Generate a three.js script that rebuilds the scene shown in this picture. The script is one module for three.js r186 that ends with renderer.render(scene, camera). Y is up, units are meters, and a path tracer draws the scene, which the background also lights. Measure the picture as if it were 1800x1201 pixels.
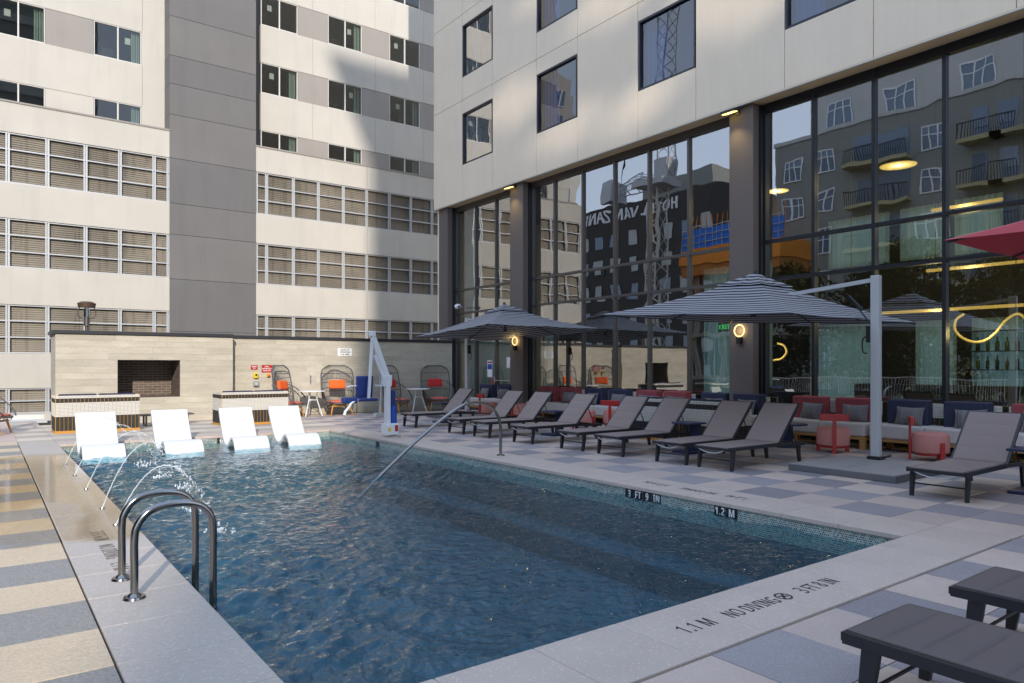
import * as THREE from 'three';
import { RoundedBoxGeometry } from 'three/addons/geometries/RoundedBoxGeometry.js';
import { mergeGeometries } from 'three/addons/utils/BufferGeometryUtils.js';
import { FontLoader } from 'three/addons/loaders/FontLoader.js';
import { TextGeometry } from 'three/addons/geometries/TextGeometry.js';

// ---------- camera, sky, sun, exposure ----------
const scene = new THREE.Scene();
const camera = new THREE.PerspectiveCamera(51.27, 1800 / 1201, 0.1, 900);
camera.position.set(0, 1.5, 0);
const YAW = THREE.MathUtils.degToRad(36.6);
camera.lookAt(Math.sin(YAW), 1.5, -Math.cos(YAW));
camera.setViewOffset(1800, 1201, 0, -42.5, 1800, 1201);
camera.updateProjectionMatrix();

const SKY_W = 256, SKY_H = 128, skyData = new Float32Array(SKY_W * SKY_H * 4);
for (let j = 0; j < SKY_H; j++) for (let i = 0; i < SKY_W; i++) {
  const e = Math.max(0, ((j + 0.5) / SKY_H - 0.5) * 2), t = Math.pow(e, 0.55), o = (j * SKY_W + i) * 4;
  const a = [1.46, 1.66, 1.94], b = [0.64, 0.94, 1.54];
  for (let c = 0; c < 3; c++) skyData[o + c] = a[c] + (b[c] - a[c]) * t;
  skyData[o + 3] = 1;
}
const skyTex = new THREE.DataTexture(skyData, SKY_W, SKY_H, THREE.RGBAFormat, THREE.FloatType);
skyTex.mapping = THREE.EquirectangularReflectionMapping; skyTex.magFilter = THREE.LinearFilter; skyTex.needsUpdate = true;
scene.background = skyTex; scene.environment = skyTex;

const SUN = new THREE.Vector3(0.44, -0.49, -1);
const sun = new THREE.DirectionalLight(new THREE.Color(1, 0.92, 0.82), 4.2);
sun.position.copy(SUN).multiplyScalar(-60).add(new THREE.Vector3(6, 0, -12)); sun.target.position.set(6, 0, -12);
sun.castShadow = true; sun.shadow.mapSize.set(4096, 4096);
Object.assign(sun.shadow.camera, { left: -35, right: 35, top: 35, bottom: -35, near: 1, far: 200 });
scene.add(sun, sun.target);

const renderer = new THREE.WebGLRenderer({ antialias: true });
renderer.toneMapping = THREE.LinearToneMapping; renderer.toneMappingExposure = 1.0;
renderer.shadowMap.enabled = true; renderer.setSize(1024, 683);

// ---------- helpers ----------
let seed = 7;
const rnd = () => { seed |= 0; seed = seed + 0x6D2B79F5 | 0; let t = Math.imul(seed ^ seed >>> 15, 1 | seed); t = t + Math.imul(t ^ t >>> 7, 61 | t) ^ t; return ((t ^ t >>> 14) >>> 0) / 4294967296; };
const rr = (a, b) => a + (b - a) * rnd();
const V = (x, y, z) => new THREE.Vector3(x, y, z);
const PI = Math.PI;
const C = (r, g, b) => new THREE.Color().setRGB(r, g, b);
const smooth = (a, b, x) => { const t = Math.min(1, Math.max(0, (x - a) / (b - a))); return t * t * (3 - 2 * t); };
const hash = (x, y, s) => { let h = Math.imul(x, 374761393) + Math.imul(y, 668265263) + Math.imul(s, 1442695041); h = Math.imul(h ^ h >>> 13, 1274126177); return ((h ^ h >>> 16) >>> 0) / 4294967296; };
function vn(x, y, px, py, s) {               // value noise that repeats after px, py cells
  const i = Math.floor(x), j = Math.floor(y), f = x - i, g = y - j, u = f * f * (3 - 2 * f), v = g * g * (3 - 2 * g);
  const w = (a, b) => hash(((a % px) + px) % px, ((b % py) + py) % py, s);
  return (w(i, j) * (1 - u) + w(i + 1, j) * u) * (1 - v) + (w(i, j + 1) * (1 - u) + w(i + 1, j + 1) * u) * v;
}
function fbm(x, y, px, py, s, oct = 4) { let a = 0, k = 0.5, n = 0; for (let o = 0; o < oct; o++) { a += k * vn(x, y, px, py, s + o); n += k; x *= 2; y *= 2; px *= 2; py *= 2; k *= 0.5; } return a / n; }
function tex(w, h, fn, rep = 1, repY = rep, srgb = false) {
  const d = new Uint8Array(w * h * 4);
  for (let j = 0; j < h; j++) for (let i = 0; i < w; i++) {
    const c = fn(i / w, j / h, i, j), o = (j * w + i) * 4, a = Array.isArray(c) ? c : [c, c, c];
    for (let k = 0; k < 3; k++) d[o + k] = Math.max(0, Math.min(255, a[k] * 255));
    d[o + 3] = 255;
  }
  const t = new THREE.DataTexture(d, w, h); t.magFilter = THREE.LinearFilter; t.minFilter = THREE.LinearMipmapLinearFilter; t.generateMipmaps = true;
  t.wrapS = t.wrapT = THREE.RepeatWrapping; t.repeat.set(rep, repY); if (srgb) t.colorSpace = THREE.SRGBColorSpace; t.needsUpdate = true; return t;
}
function uvm(g) {                            // uv in metres from position and the way a face points
  const p = g.attributes.position, n = g.attributes.normal, uv = new Float32Array(p.count * 2);
  for (let i = 0; i < p.count; i++) {
    const ax = Math.abs(n.getX(i)), ay = Math.abs(n.getY(i)), az = Math.abs(n.getZ(i));
    if (ay >= ax && ay >= az) { uv[2 * i] = p.getX(i); uv[2 * i + 1] = p.getZ(i); }
    else if (ax >= az) { uv[2 * i] = p.getZ(i); uv[2 * i + 1] = p.getY(i); }
    else { uv[2 * i] = p.getX(i); uv[2 * i + 1] = p.getY(i); }
  }
  g.setAttribute('uv', new THREE.BufferAttribute(uv, 2)); return g;
}
const bx = (x0, x1, y0, y1, z0, z1, r = 0, seg = 2) => uvm((r ? new RoundedBoxGeometry(x1 - x0, y1 - y0, z1 - z0, seg, r) : new THREE.BoxGeometry(x1 - x0, y1 - y0, z1 - z0)).translate((x0 + x1) / 2, (y0 + y1) / 2, (z0 + z1) / 2));
function rod(a, b, r, r2 = r, seg = 8) {
  const d = b.clone().sub(a), g = new THREE.CylinderGeometry(r2, r, d.length(), seg);
  g.translate(0, d.length() / 2, 0); g.applyQuaternion(new THREE.Quaternion().setFromUnitVectors(V(0, 1, 0), d.normalize())); g.translate(a.x, a.y, a.z); return g;
}
function bar(a, b, w, h, roll = 0) {         // a box of section w (sideways) by h (up) from a to b
  const d = b.clone().sub(a), L = d.length(), f = d.clone().normalize(), g = uvm(new THREE.BoxGeometry(w, h, L));
  let up = Math.abs(f.y) > 0.98 ? V(0, 0, 1) : V(0, 1, 0); const s = up.clone().cross(f).normalize(); up = f.clone().cross(s);
  if (roll) { s.applyAxisAngle(f, roll); up.applyAxisAngle(f, roll); }
  g.applyMatrix4(new THREE.Matrix4().makeBasis(s, up, f)); g.translate((a.x + b.x) / 2, (a.y + b.y) / 2, (a.z + b.z) / 2); return g;
}
const tube = (pts, r, seg = 32, rad = 8, closed = false, tension = 0.5) => new THREE.TubeGeometry(new THREE.CatmullRomCurve3(pts, closed, 'catmullrom', tension), seg, r, rad, closed);
function mg(list) {
  if (!Array.isArray(list)) return list;
  if (list.length === 1) return list[0];
  return mergeGeometries(list.map((g) => { const q = g.index ? g.toNonIndexed() : g; for (const k of Object.keys(q.attributes)) if (!['position', 'normal', 'uv'].includes(k)) q.deleteAttribute(k); return q; }));
}
const taken = new Map();
function numbered(name) { const n = taken.get(name) ?? 0; taken.set(name, n + 1); return n ? `${name}_${String(n).padStart(3, '0')}` : name; }
function obj(name, geos, m, parent = scene) {
  const o = new THREE.Mesh(mg(geos), m); o.name = parent === scene ? numbered(name) : name; o.castShadow = o.receiveShadow = true; parent.add(o); return o;
}
function thing(name, label, category, [x, y, z] = [0, 0, 0], turn = 0, group) {
  const o = new THREE.Group(); o.name = numbered(name); scene.add(o); o.position.set(x, y, z); o.rotation.y = turn; o.userData = { label, category }; if (group) o.userData.group = group; return o;
}
function tag(o, label, category, group) { Object.assign(o.userData, { label, category }); if (group) o.userData.group = group; return o; }
function struct(name, geos, m) { const o = obj(name, geos, m); o.userData.kind = 'structure'; return o; }
function structGroup(name) { const o = new THREE.Group(); o.name = name; taken.set(name, 1); scene.add(o); o.userData.kind = 'structure'; return o; }
function dup(root, [x, y, z], turn, label) {
  const r = root.clone(); r.name = numbered(root.name.replace(/_\d{3}$/, '')); scene.add(r); r.position.set(x, y, z); r.rotation.set(0, turn, 0); r.userData = { ...root.userData, label }; return r;
}
const stuff = (o) => { o.userData.kind = 'stuff'; return o; };
const ORD = ['first', 'second', 'third', 'fourth', 'fifth', 'sixth', 'seventh', 'eighth', 'ninth', 'tenth', 'eleventh', 'twelfth', 'thirteenth', 'fourteenth', 'fifteenth', 'sixteenth'];
const std = (r, g, b, rough = 0.7, extra = {}) => new THREE.MeshStandardMaterial({ color: C(r, g, b), roughness: rough, ...extra });
const phys = (r, g, b, rough = 0.7, extra = {}) => new THREE.MeshPhysicalMaterial({ color: C(r, g, b), roughness: rough, ...extra });

// ---------- textures (grain, flecks, stains, weave) ----------
// colour maps hold a factor of the material's colour around 0.7; colours are divided by 0.7 to make up for it
const K = 0.7, sk = (r, g, b, rough, map, extra = {}) => std(r * 1.1 / K, g * 1.0 / K, b * 0.94 / K, rough, { map, ...extra });
const flecks = (n, w, s) => { const f = []; let q = seed; seed = s; for (let i = 0; i < n; i++) f.push([rnd(), rnd(), rr(0.6, w), rr(0.5, 1), rr(0, PI)]); seed = q; return f; };
function speckTex(size, n, w, strength, grain, s, rep) {
  const a = new Float32Array(size * size);
  for (const [u, v, r, k, t] of flecks(n, w, s)) {
    const R = Math.ceil(r * 1.6);
    for (let y = -R; y <= R; y++) for (let x = -R; x <= R; x++) {
      const X = x * Math.cos(t) + y * Math.sin(t), Y = (y * Math.cos(t) - x * Math.sin(t)) * 1.7, i = ((Math.floor(v * size) + y + size) % size) * size + (Math.floor(u * size) + x + size) % size;
      if (X * X + Y * Y < r * r) a[i] = Math.max(a[i], k);
    }
  }
  return tex(size, size, (u, v, i, j) => K * (0.9 + 0.16 * fbm(u * 4, v * 4, 4, 4, s, 5)) * (1 + grain * (hash(i, j, s) - 0.5)) + strength * a[j * size + i], rep);
}
const tTerrazzo = speckTex(1024, 1300, 6.5, 0.3, 0.3, 11, 1 / 1.2);
const tPaver = speckTex(512, 1500, 2.6, 0.17, 0.5, 12, 1 / 0.9);
const tPaverDark = speckTex(512, 3200, 2.4, 0.3, 0.7, 13, 1 / 0.9);
const tStucco = tex(512, 512, (u, v, i, j) => K * (0.93 + 0.1 * fbm(u * 3, v * 3, 3, 3, 21, 5) + 0.05 * fbm(u * 40, v * 4, 40, 4, 22, 2) + 0.05 * (hash(i, j, 5) - 0.5)), 1 / 3);
const tStain = tex(512, 512, (u, v, i, j) => { const d = smooth(0.55, 0.8, fbm(u * 26, v * 2, 26, 2, 33, 3)); return K * (0.9 + 0.16 * fbm(u * 4, v * 4, 4, 4, 31, 5) - 0.04 * d + 0.04 * (hash(i, j, 6) - 0.5)); }, 1 / 5);
const tConc = tex(1024, 512, (u, v, i, j) => { const g = fbm(u * 4, v * 60, 4, 60, 41, 3), b = fbm(u * 5, v * 5, 5, 5, 42, 5), p = smooth(0.7, 0.78, fbm(u * 40, v * 40, 40, 40, 44, 2)); const q = K * (0.84 + 0.13 * g + 0.26 * (b - 0.4) - 0.1 * p); return [q, q * 0.985, q * (0.95 + 0.05 * b)]; }, 1 / 2.4, 1 / 1.2);
const bConc = tex(512, 512, (u, v) => 0.5 * fbm(u * 4, v * 50, 4, 50, 51, 3) + 0.5 * fbm(u * 24, v * 24, 24, 24, 52, 3), 1 / 1.2);
const bFine = tex(256, 256, (u, v, i, j) => 0.6 * fbm(u * 40, v * 40, 40, 40, 61, 2) + 0.4 * hash(i, j, 62), 1 / 0.3);
const tLouver = tex(512, 256, (u, v, i, j) => K * (0.62 + 0.75 * Math.pow(fbm(u * 5, v * 2, 5, 2, 71, 4), 1.4) - 0.22 * smooth(0.6, 0.75, fbm(u * 60, v * 2, 60, 2, 72, 2))), 1 / 7, 1 / 3.1);
const tWood = tex(512, 128, (u, v) => K * (0.75 + 0.35 * fbm(u * 3 + 0.6 * fbm(u * 4, v * 4, 4, 4, 81, 2), v * 30, 3, 30, 82, 3)), 1 / 1.2, 1 / 0.3);
const tWeave = tex(256, 256, (u, v, i, j) => { const a = (i >> 1 & 1) ^ (j >> 1 & 1); return K * (0.84 + 0.2 * a + 0.2 * (hash(i >> 1, j >> 1, 91) - 0.5) + 0.08 * fbm(u * 6, v * 6, 6, 6, 92, 3)); }, 1 / 0.32);
const tSling = tex(256, 256, (u, v, i, j) => { const a = (i & 1) ^ (j >> 1 & 1); return K * (0.88 + 0.14 * a + 0.12 * (hash(i, j >> 1, 93) - 0.5)) ; }, 1 / 0.45);
const tPillow = tex(256, 16, (u, v, i, j) => {
  const n = hash(i >> 1, 0, 95), s = [16, 90, 140, 205].some((q) => Math.abs(i - q) < 4), base = 0.1 + 0.09 * n;
  const c = s ? [0.24, 0.18, 0.13] : hash(i >> 2, 3, 96) > 0.85 ? [0.19, 0.18, 0.185] : [base, base * 0.96, base * 1.02]; const f = 0.85 + 0.3 * hash(i, j, 97); return c.map((x) => x * f);
}, 1 / 0.5, 1 / 0.1);
const tStripe = tex(64, 512, (u, v, i, j) => { const w = Math.floor(v * 16) & 1, n = 0.92 + 0.16 * (hash(i, j, 98) - 0.5); return w ? [0.37 * n, 0.37 * n, 0.4 * n] : [0.006 * n, 0.009 * n, 0.027 * n]; }, 1, 1 / 0.96);
const tMosaic = tex(512, 128, (u, v, i, j) => {                // glass mosaic, 21 mm tiles laid in running bond
  const row = Math.floor(j / 8), x = i + (row & 1) * 4, col = Math.floor(x / 8) & 63, fx = x & 7, fy = j & 7;
  if (fx < 2 || fy < 2) return [0.55, 0.6, 0.55];
  const h = hash(col, row, 101), f = 0.75 + 0.5 * hash(col, row, 102);
  const c = h < 0.42 ? [0.03, 0.05, 0.055] : h < 0.62 ? [0.07, 0.13, 0.13] : h < 0.8 ? [0.2, 0.32, 0.29] : h < 0.93 ? [0.3, 0.36, 0.28] : [0.26, 0.2, 0.1]; return c.map((q) => q * f);
}, 1 / 1.34, 1 / 0.335);
const tPlaster = tex(512, 512, (u, v, i, j) => K * (0.85 + 0.3 * fbm(u * 6, v * 6, 6, 6, 111, 5) + 0.1 * (hash(i, j, 112) - 0.5)), 1 / 2);

// ---------- materials ----------
const M = {
  coping: sk(0.49, 0.445, 0.4, 0.62, tTerrazzo, { bumpMap: bFine, bumpScale: 0.0006 }),
  tan: [0, 1, 2].map((k) => sk(0.53 - 0.04 * k, 0.46 - 0.035 * k, 0.41 - 0.025 * k, 0.78, tPaver, { bumpMap: bFine, bumpScale: 0.0012 })),
  dark: [0, 1, 2].map((k) => sk(0.3 - 0.03 * k, 0.295 - 0.03 * k, 0.315 - 0.03 * k, 0.78, tPaverDark, { bumpMap: bFine, bumpScale: 0.0012 })),
  fartan: [0, 1, 2].map((k) => sk(0.56 - 0.03 * k, 0.53 - 0.03 * k, 0.46 - 0.025 * k, 0.78, tPaver, { bumpMap: bFine, bumpScale: 0.0012 })),
  midtan: [0, 1, 2].map((k) => sk(0.42 - 0.03 * k, 0.4 - 0.03 * k, 0.36 - 0.025 * k, 0.78, tPaver, { bumpMap: bFine, bumpScale: 0.0012 })),
  bed: std(0.025, 0.024, 0.023, 0.95),
  conc: [0, 1, 2, 3].map((k) => sk(0.495 - 0.015 * k, 0.5 - 0.015 * k, 0.43 - 0.013 * k, 0.88, tConc, { bumpMap: bConc, bumpScale: 0.006 })),
  capm: std(0.025, 0.025, 0.028, 0.5),
  cream: sk(0.49, 0.505, 0.475, 0.85, tStain, { bumpMap: bFine, bumpScale: 0.001 }),
  taupe: sk(0.29, 0.29, 0.28, 0.85, tStain), pil: [0, 1, 2].map((k) => sk(0.155 - 0.01 * k, 0.162 - 0.01 * k, 0.168 - 0.008 * k, 0.85, tStain, { bumpMap: bFine, bumpScale: 0.001 })),
  louver: sk(0.22, 0.21, 0.175, 0.6, tLouver, { metalness: 0.2 }), galv: std(0.5, 0.51, 0.52, 0.5, { metalness: 0.35 }), darkback: std(0.05, 0.046, 0.04, 0.9), louverback: std(0.1, 0.092, 0.076, 0.9), roomgrey: std(0.2, 0.19, 0.18, 0.9), polepaint: std(0.46, 0.46, 0.46, 0.4),
  hotel: sk(0.79, 0.725, 0.59, 0.82, tStucco, { bumpMap: bFine, bumpScale: 0.0015 }), column: sk(0.135, 0.122, 0.116, 0.8, tStucco, { bumpMap: bFine, bumpScale: 0.001 }), soffit: sk(0.7, 0.6, 0.4, 0.8, tStucco),  // soffit yellow has the uplight from below put into its colour
  frame: std(0.022, 0.022, 0.026, 0.4, { metalness: 0.3 }), bronze: std(0.11, 0.1, 0.095, 0.4, { metalness: 0.5 }), navyframe: std(0.012, 0.014, 0.026, 0.4),
  glass: phys(0.6, 0.68, 0.66, 0, { transmission: 1, thickness: 0, ior: 3.5 }), glassMir: phys(0.5, 0.52, 0.52, 0, { transmission: 1, thickness: 0, ior: 6 }),
  glassUp: phys(0.2, 0.34, 0.6, 0, { transmission: 1, thickness: 0, ior: 1.95 }),  // blue tint stands in for sky mirrored in the upper panes
  winglass: phys(0.03, 0.032, 0.03, 0.04, { ior: 1.55 }), white: std(0.8, 0.8, 0.79, 0.5), offwhite: std(0.62, 0.6, 0.56, 0.6),
  steel: std(0.42, 0.41, 0.4, 0.16, { metalness: 1 }), dark_steel: std(0.28, 0.27, 0.26, 0.17, { metalness: 1 }),
  alu: std(0.55, 0.55, 0.56, 0.35, { metalness: 0.8 }), charcoal: std(0.028, 0.028, 0.032, 0.42, { metalness: 0.2 }),
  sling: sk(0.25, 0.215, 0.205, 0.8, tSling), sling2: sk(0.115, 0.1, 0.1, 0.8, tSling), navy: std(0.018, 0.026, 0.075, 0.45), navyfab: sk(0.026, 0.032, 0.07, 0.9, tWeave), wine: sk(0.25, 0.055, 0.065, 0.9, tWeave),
  greyfab: sk(0.48, 0.48, 0.48, 0.95, tWeave), pink: sk(0.52, 0.24, 0.22, 0.95, tWeave), red: std(0.42, 0.022, 0.02, 0.4), redfab: sk(0.36, 0.08, 0.06, 0.95, tWeave), orange: sk(0.75, 0.13, 0.02, 0.9, tWeave), crimson: sk(0.5, 0.03, 0.03, 0.9, tWeave), terracotta: sk(0.5, 0.13, 0.09, 0.95, tWeave),
  pillow: new THREE.MeshStandardMaterial({ map: tPillow, roughness: 0.95 }),
  teak: sk(0.38, 0.22, 0.08, 0.6, tWood), yellowwood: sk(0.5, 0.26, 0.045, 0.6, tWood), yellow: std(0.55, 0.3, 0.02, 0.6), rope: std(0.62, 0.59, 0.53, 0.75), ropeB: std(0.035, 0.033, 0.034, 0.7), wickerG: std(0.1, 0.098, 0.095, 0.6),
  resin: phys(0.62, 0.62, 0.61, 0.3, { clearcoat: 0.3, clearcoatRoughness: 0.2 }), liftWhite: phys(0.76, 0.77, 0.79, 0.3), liftBlue: std(0.012, 0.032, 0.16, 0.45), coverBlue: std(0.02, 0.07, 0.36, 0.55),
  canopy: new THREE.MeshPhysicalMaterial({ map: tStripe, roughness: 0.85, transmission: 0.12, thickness: 0, side: THREE.DoubleSide }),
  canopyRed: phys(0.42, 0.008, 0.024, 0.8, { transmission: 0.15, thickness: 0, side: THREE.DoubleSide }),
  brick: [0, 1, 2].map((k) => sk(0.15 - 0.02 * k, 0.125 - 0.018 * k, 0.105 - 0.015 * k, 0.85, tPaver)), mortar: std(0.5, 0.44, 0.36, 0.95),
  mosaic: new THREE.MeshPhysicalMaterial({ map: tMosaic, roughness: 0.22, clearcoat: 0.4 }), plaster: sk(0.034, 0.112, 0.16, 0.8, tPlaster), black: std(0.015, 0.015, 0.015, 0.5),
  pbglass: phys(0.75, 0.76, 0.73, 0, { transmission: 1, thickness: 0, ior: 1.6 }), paper: std(0.75, 0.82, 0.78, 0.9), hood: std(0.13, 0.08, 0.05, 0.5, { metalness: 0.5 }), signyellow: std(0.75, 0.55, 0.02, 0.4), orangeplastic: std(0.8, 0.18, 0.01, 0.35),
  curtainSkyTint: std(0.14, 0.24, 0.36, 0.9), jointm: std(0.4, 0.385, 0.36, 0.9), roomSkyTint: std(0.02, 0.035, 0.075, 0.9), intfloor: std(0.03, 0.026, 0.022, 0.4), intwall: std(0.03, 0.029, 0.027, 0.8), blind: std(0.5, 0.5, 0.48, 0.8), sheerbright: phys(0.4, 0.57, 0.52, 1, { transmission: 0.55, thickness: 0, side: THREE.DoubleSide }),  // blue of upper-window curtain and room stands in for the mirrored sky
  basegrey: std(0.12, 0.12, 0.125, 0.6), ballast: sk(0.3, 0.3, 0.31, 0.5, tPaver), engrave: std(0.03, 0.028, 0.026, 0.7), engraveWet: std(0.1, 0.085, 0.065, 0.6),
  sheer: phys(0.62, 0.78, 0.72, 1, { transmission: 0.5, thickness: 0, side: THREE.DoubleSide }),
};

// ================= SETTING =================
const PX0 = 1.125, PX1 = 6.53, PZ0 = -2.96, PZ1 = -16.0, WY = -0.15, CW = 0.595;
struct('ground', [bx(-300, 300, -6.2, -6, -300, 300)], std(0.16, 0.15, 0.135, 0.95));
struct('deck_base', [bx(-4, PX0 - 0.4, -0.4, -0.055, -24, 12), bx(PX1 + 0.4, 13.36, -0.4, -0.055, -24, 12), bx(PX0 - 0.4, PX1 + 0.4, -0.4, -0.055, -24, PZ1 - 0.4), bx(PX0 - 0.4, PX1 + 0.4, -0.4, -0.055, PZ0 + 0.4, 12)], M.bed);
{ const t = thing('retaining_wall', 'low concrete retaining wall under the edges of the pool terrace', 'wall'); for (const g of [bx(-4, 13.36, -6, -0.42, 11.7, 12), bx(-4.3, -4, -6, -0.05, -24, 12), bx(-4, 13.3, -6, -0.42, -24, -23.7)]) obj('wall_section', g, M.taupe, t); }

// pavers: shared slabs with a small bevel; four cuts of the grain
function slab(w, d, k) { const g = new RoundedBoxGeometry(w, 0.05, d, 1, 0.003).translate(0, -0.025, 0); uvm(g); const uv = g.attributes.uv; for (let i = 0; i < uv.count; i++) uv.setXY(i, uv.getX(i) + k * 0.37, uv.getY(i) + k * 0.23); return g; }
const slabs = new Map();
function paver(parent, name, x0, x1, z0, z1, m, gap = 0.006) {
  const w = x1 - x0 - gap, d = z1 - z0 - gap, k = Math.floor(rnd() * 4), key = `${w.toFixed(3)},${d.toFixed(3)},${k}`;
  if (!slabs.has(key)) slabs.set(key, slab(w, d, k));
  const o = new THREE.Mesh(slabs.get(key), m); o.name = name; o.position.set((x0 + x1) / 2, rr(-0.0015, 0.0015), (z0 + z1) / 2); o.castShadow = o.receiveShadow = true; parent.add(o); return o;
}
const pick = (a) => a[Math.floor(rnd() * a.length)];
const deckR = structGroup('lounge_deck');
{
  const zs = [-2.36, -2.97, -3.43]; for (let k = 1; k <= 30; k++) zs.push(-3.43 - 0.604 * k);
  const xs = [7.2]; while (xs[xs.length - 1] < 12.5) xs.push(xs[xs.length - 1] + 0.6);
  const rest = structGroup('terrace_edge');
  for (let i = 0; i < xs.length - 1; i++) for (let j = 0; j < zs.length - 1; j++) { if (zs[j + 1] < -21.45) continue; paver(deckR, 'paver', xs[i], xs[i + 1], zs[j + 1], zs[j], pick((i + j + (j > 0 ? 0 : 1)) % 2 ? M.tan : M.dark)); }
  for (let j = 0; j < zs.length - 1; j++) if (zs[j + 1] > -21.45) paver(rest, 'paver', xs[xs.length - 1], 13.36, zs[j + 1], zs[j], pick(j % 2 ? M.tan : M.dark));
}
const deckN = structGroup('near_deck');
{ const xs = []; for (let k = -4; k < 17; k++) xs.push(6.67 + 0.607 * (k - 10)); for (let i = 0; i < xs.length - 1; i++) for (let j = 0; j < 12; j++) paver(deckN, 'paver', xs[i], xs[i + 1], -2.346 + 0.605 * j, -2.346 + 0.605 * (j + 1), pick((i + j) % 2 ? M.tan : M.dark)); }
const deckF = structGroup('fireside_deck');
{
  const zs = []; for (let k = 0; k < 13; k++) zs.push(-16.6 - 0.604 * k);
  for (let j = 0; j < 8; j++) for (let i = 0; i < 11; i++) { const x0 = 0.535 + 0.606 * i; if (zs[j + 1] < -21.5) continue; paver(deckF, 'paver', x0, x0 + 0.606, zs[j + 1], zs[j], pick(j % 2 ? M.fartan : M.midtan)); }
  for (let j = 8; j < 11; j++) paver(deckF, 'paver', 0.535, 1.14, zs[j + 1], zs[j], pick(j % 2 ? M.fartan : M.midtan));
}
// left deck and left coping: one map along the strip carries the flecks and the puddle that the jets have left
const LZ0 = -17.2, LZ1 = -2.3, LX0 = -0.75, LX1 = 1.15, LW = 2048, LH = 256;
const wetAt = (x, z) => {
  const e = (fbm((z + 40) * 1.3, (x + 9) * 1.7, 400, 400, 201, 4) - 0.5);
  let a = smooth(-7.0 + e * 1.2, -7.3 + e * 1.2, z) * smooth(-14.6 + e, -13.9 + e, z);
  if (x < 0.5) a *= smooth(0.05, 0.3, x + e * 0.9 + 0.25 + 0.3 * smooth(-13, -8, z));
  return a * (0.55 + 0.45 * smooth(0.3, 0.5, fbm((z + 40) * 0.9, (x + 9) * 2.2, 400, 400, 205, 3)));
};
function stripTex(fn) { const t = tex(LW, LH, (u, v, i, j) => fn(LX0 + (LX1 - LX0) * v, LZ0 + (LZ1 - LZ0) * u, i, j)); t.wrapS = t.wrapT = THREE.ClampToEdgeWrapping; return t; }
const fleck = new Float32Array(LW * LH);
for (const [u, v, r, k] of flecks(9000, 1.5, 77)) { const R = Math.round(r); for (let y = 0; y <= R; y++) for (let x = 0; x < R; x++) fleck[Math.min(LH - 1, Math.floor(v * LH) + y) * LW + (Math.floor(u * LW) + x) % LW] = k; }
const stripColor = (fl, grain, wetK) => stripTex((x, z, i, j) => { const w = wetAt(x, z), q = K * (0.9 + 0.2 * fbm(z * 0.8 + 50, x * 0.8 + 50, 400, 400, 210, 4)) * (1 + grain * (hash(i, j, 211) - 0.5)) + fl * fleck[j * LW + i]; return [q * (1 - wetK[0] * w), q * (1 - wetK[1] * w), q * (1 - wetK[2] * w)]; });
const stripRough = stripTex((x, z) => 0.72 - 0.62 * Math.min(1, wetAt(x, z) * 1.25));
const MS = {
  coping: std(0.44 / K, 0.385 / K, 0.335 / K, 1, { map: stripColor(0.28, 0.2, [0.28, 0.4, 0.58]), roughnessMap: stripRough }),
  tan: std(0.56 / K, 0.44 / K, 0.3 / K, 1, { map: stripColor(0.16, 0.3, [0.25, 0.42, 0.68]), roughnessMap: stripRough }),
  dark: std(0.265 / K, 0.245 / K, 0.22 / K, 1, { map: stripColor(0.12, 0.5, [0.45, 0.48, 0.5]), roughnessMap: stripRough }),
};
function stripUV(o) { const g = o.geometry.clone(), p = g.attributes.position, uv = g.attributes.uv; for (let i = 0; i < p.count; i++) uv.setXY(i, (p.getZ(i) + o.position.z - LZ0) / (LZ1 - LZ0), (p.getX(i) + o.position.x - LX0) / (LX1 - LX0)); o.geometry = g; }
const deckL = structGroup('sunny_deck');
for (let j = 0; j < 24; j++) for (let i = 0; i < 4; i++) {
  const z1 = j ? -2.2 - 0.617 * j : -2.36, z0 = -2.2 - 0.617 * (j + 1), x1 = 0.53 - 0.612 * i;
  const o = paver(deckL, 'paver', x1 - 0.612, x1, z0, z1, i < 2 ? ((j % 2) ? MS.tan : MS.dark) : pick(j % 2 ? M.tan : M.dark)); if (i < 2) stripUV(o);
}
const coping = structGroup('pool_coping');
{
  const edge = (x0, x1, z0, z1, m) => { const g = new RoundedBoxGeometry(x1 - x0, 0.05, z1 - z0, 2, 0.008).translate(0, -0.024, 0); uvm(g); const k = rnd() * 9, uv = g.attributes.uv; for (let i = 0; i < uv.count; i++) uv.setXY(i, uv.getX(i) + k, uv.getY(i) + k * 1.7); const o = new THREE.Mesh(g, m); o.name = 'coping_stone'; o.position.set((x0 + x1) / 2, 0, (z0 + z1) / 2); o.castShadow = o.receiveShadow = true; coping.add(o); return o; };
  for (let k = 0; k < 23; k++) { const z1 = k ? -2.2 - 0.617 * k : -2.366, o = edge(0.54, PX0 + 0.02, k === 22 ? -16.585 : -2.2 - 0.617 * (k + 1) + 0.004, z1, MS.coping); stripUV(o); }
  for (let k = 0; k < 22; k++) { const z1 = -2.97 - 0.608 * k; edge(PX1 - 0.02, 7.195, z1 - 0.605, z1, M.coping); }
  for (let k = 0; k < 10; k++) { const x1 = 7.195 - 0.607 * k; if (x1 > 1.2) edge(Math.max(PX0 + 0.023, x1 - 0.604), x1, -2.967, -2.372, M.coping); }
  for (let k = 0; k < 9; k++) { const x0 = PX0 + 0.024 + 0.601 * k; edge(x0, x0 + 0.598, -16.585, PZ1 + 0.02, M.coping); }
}
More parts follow.
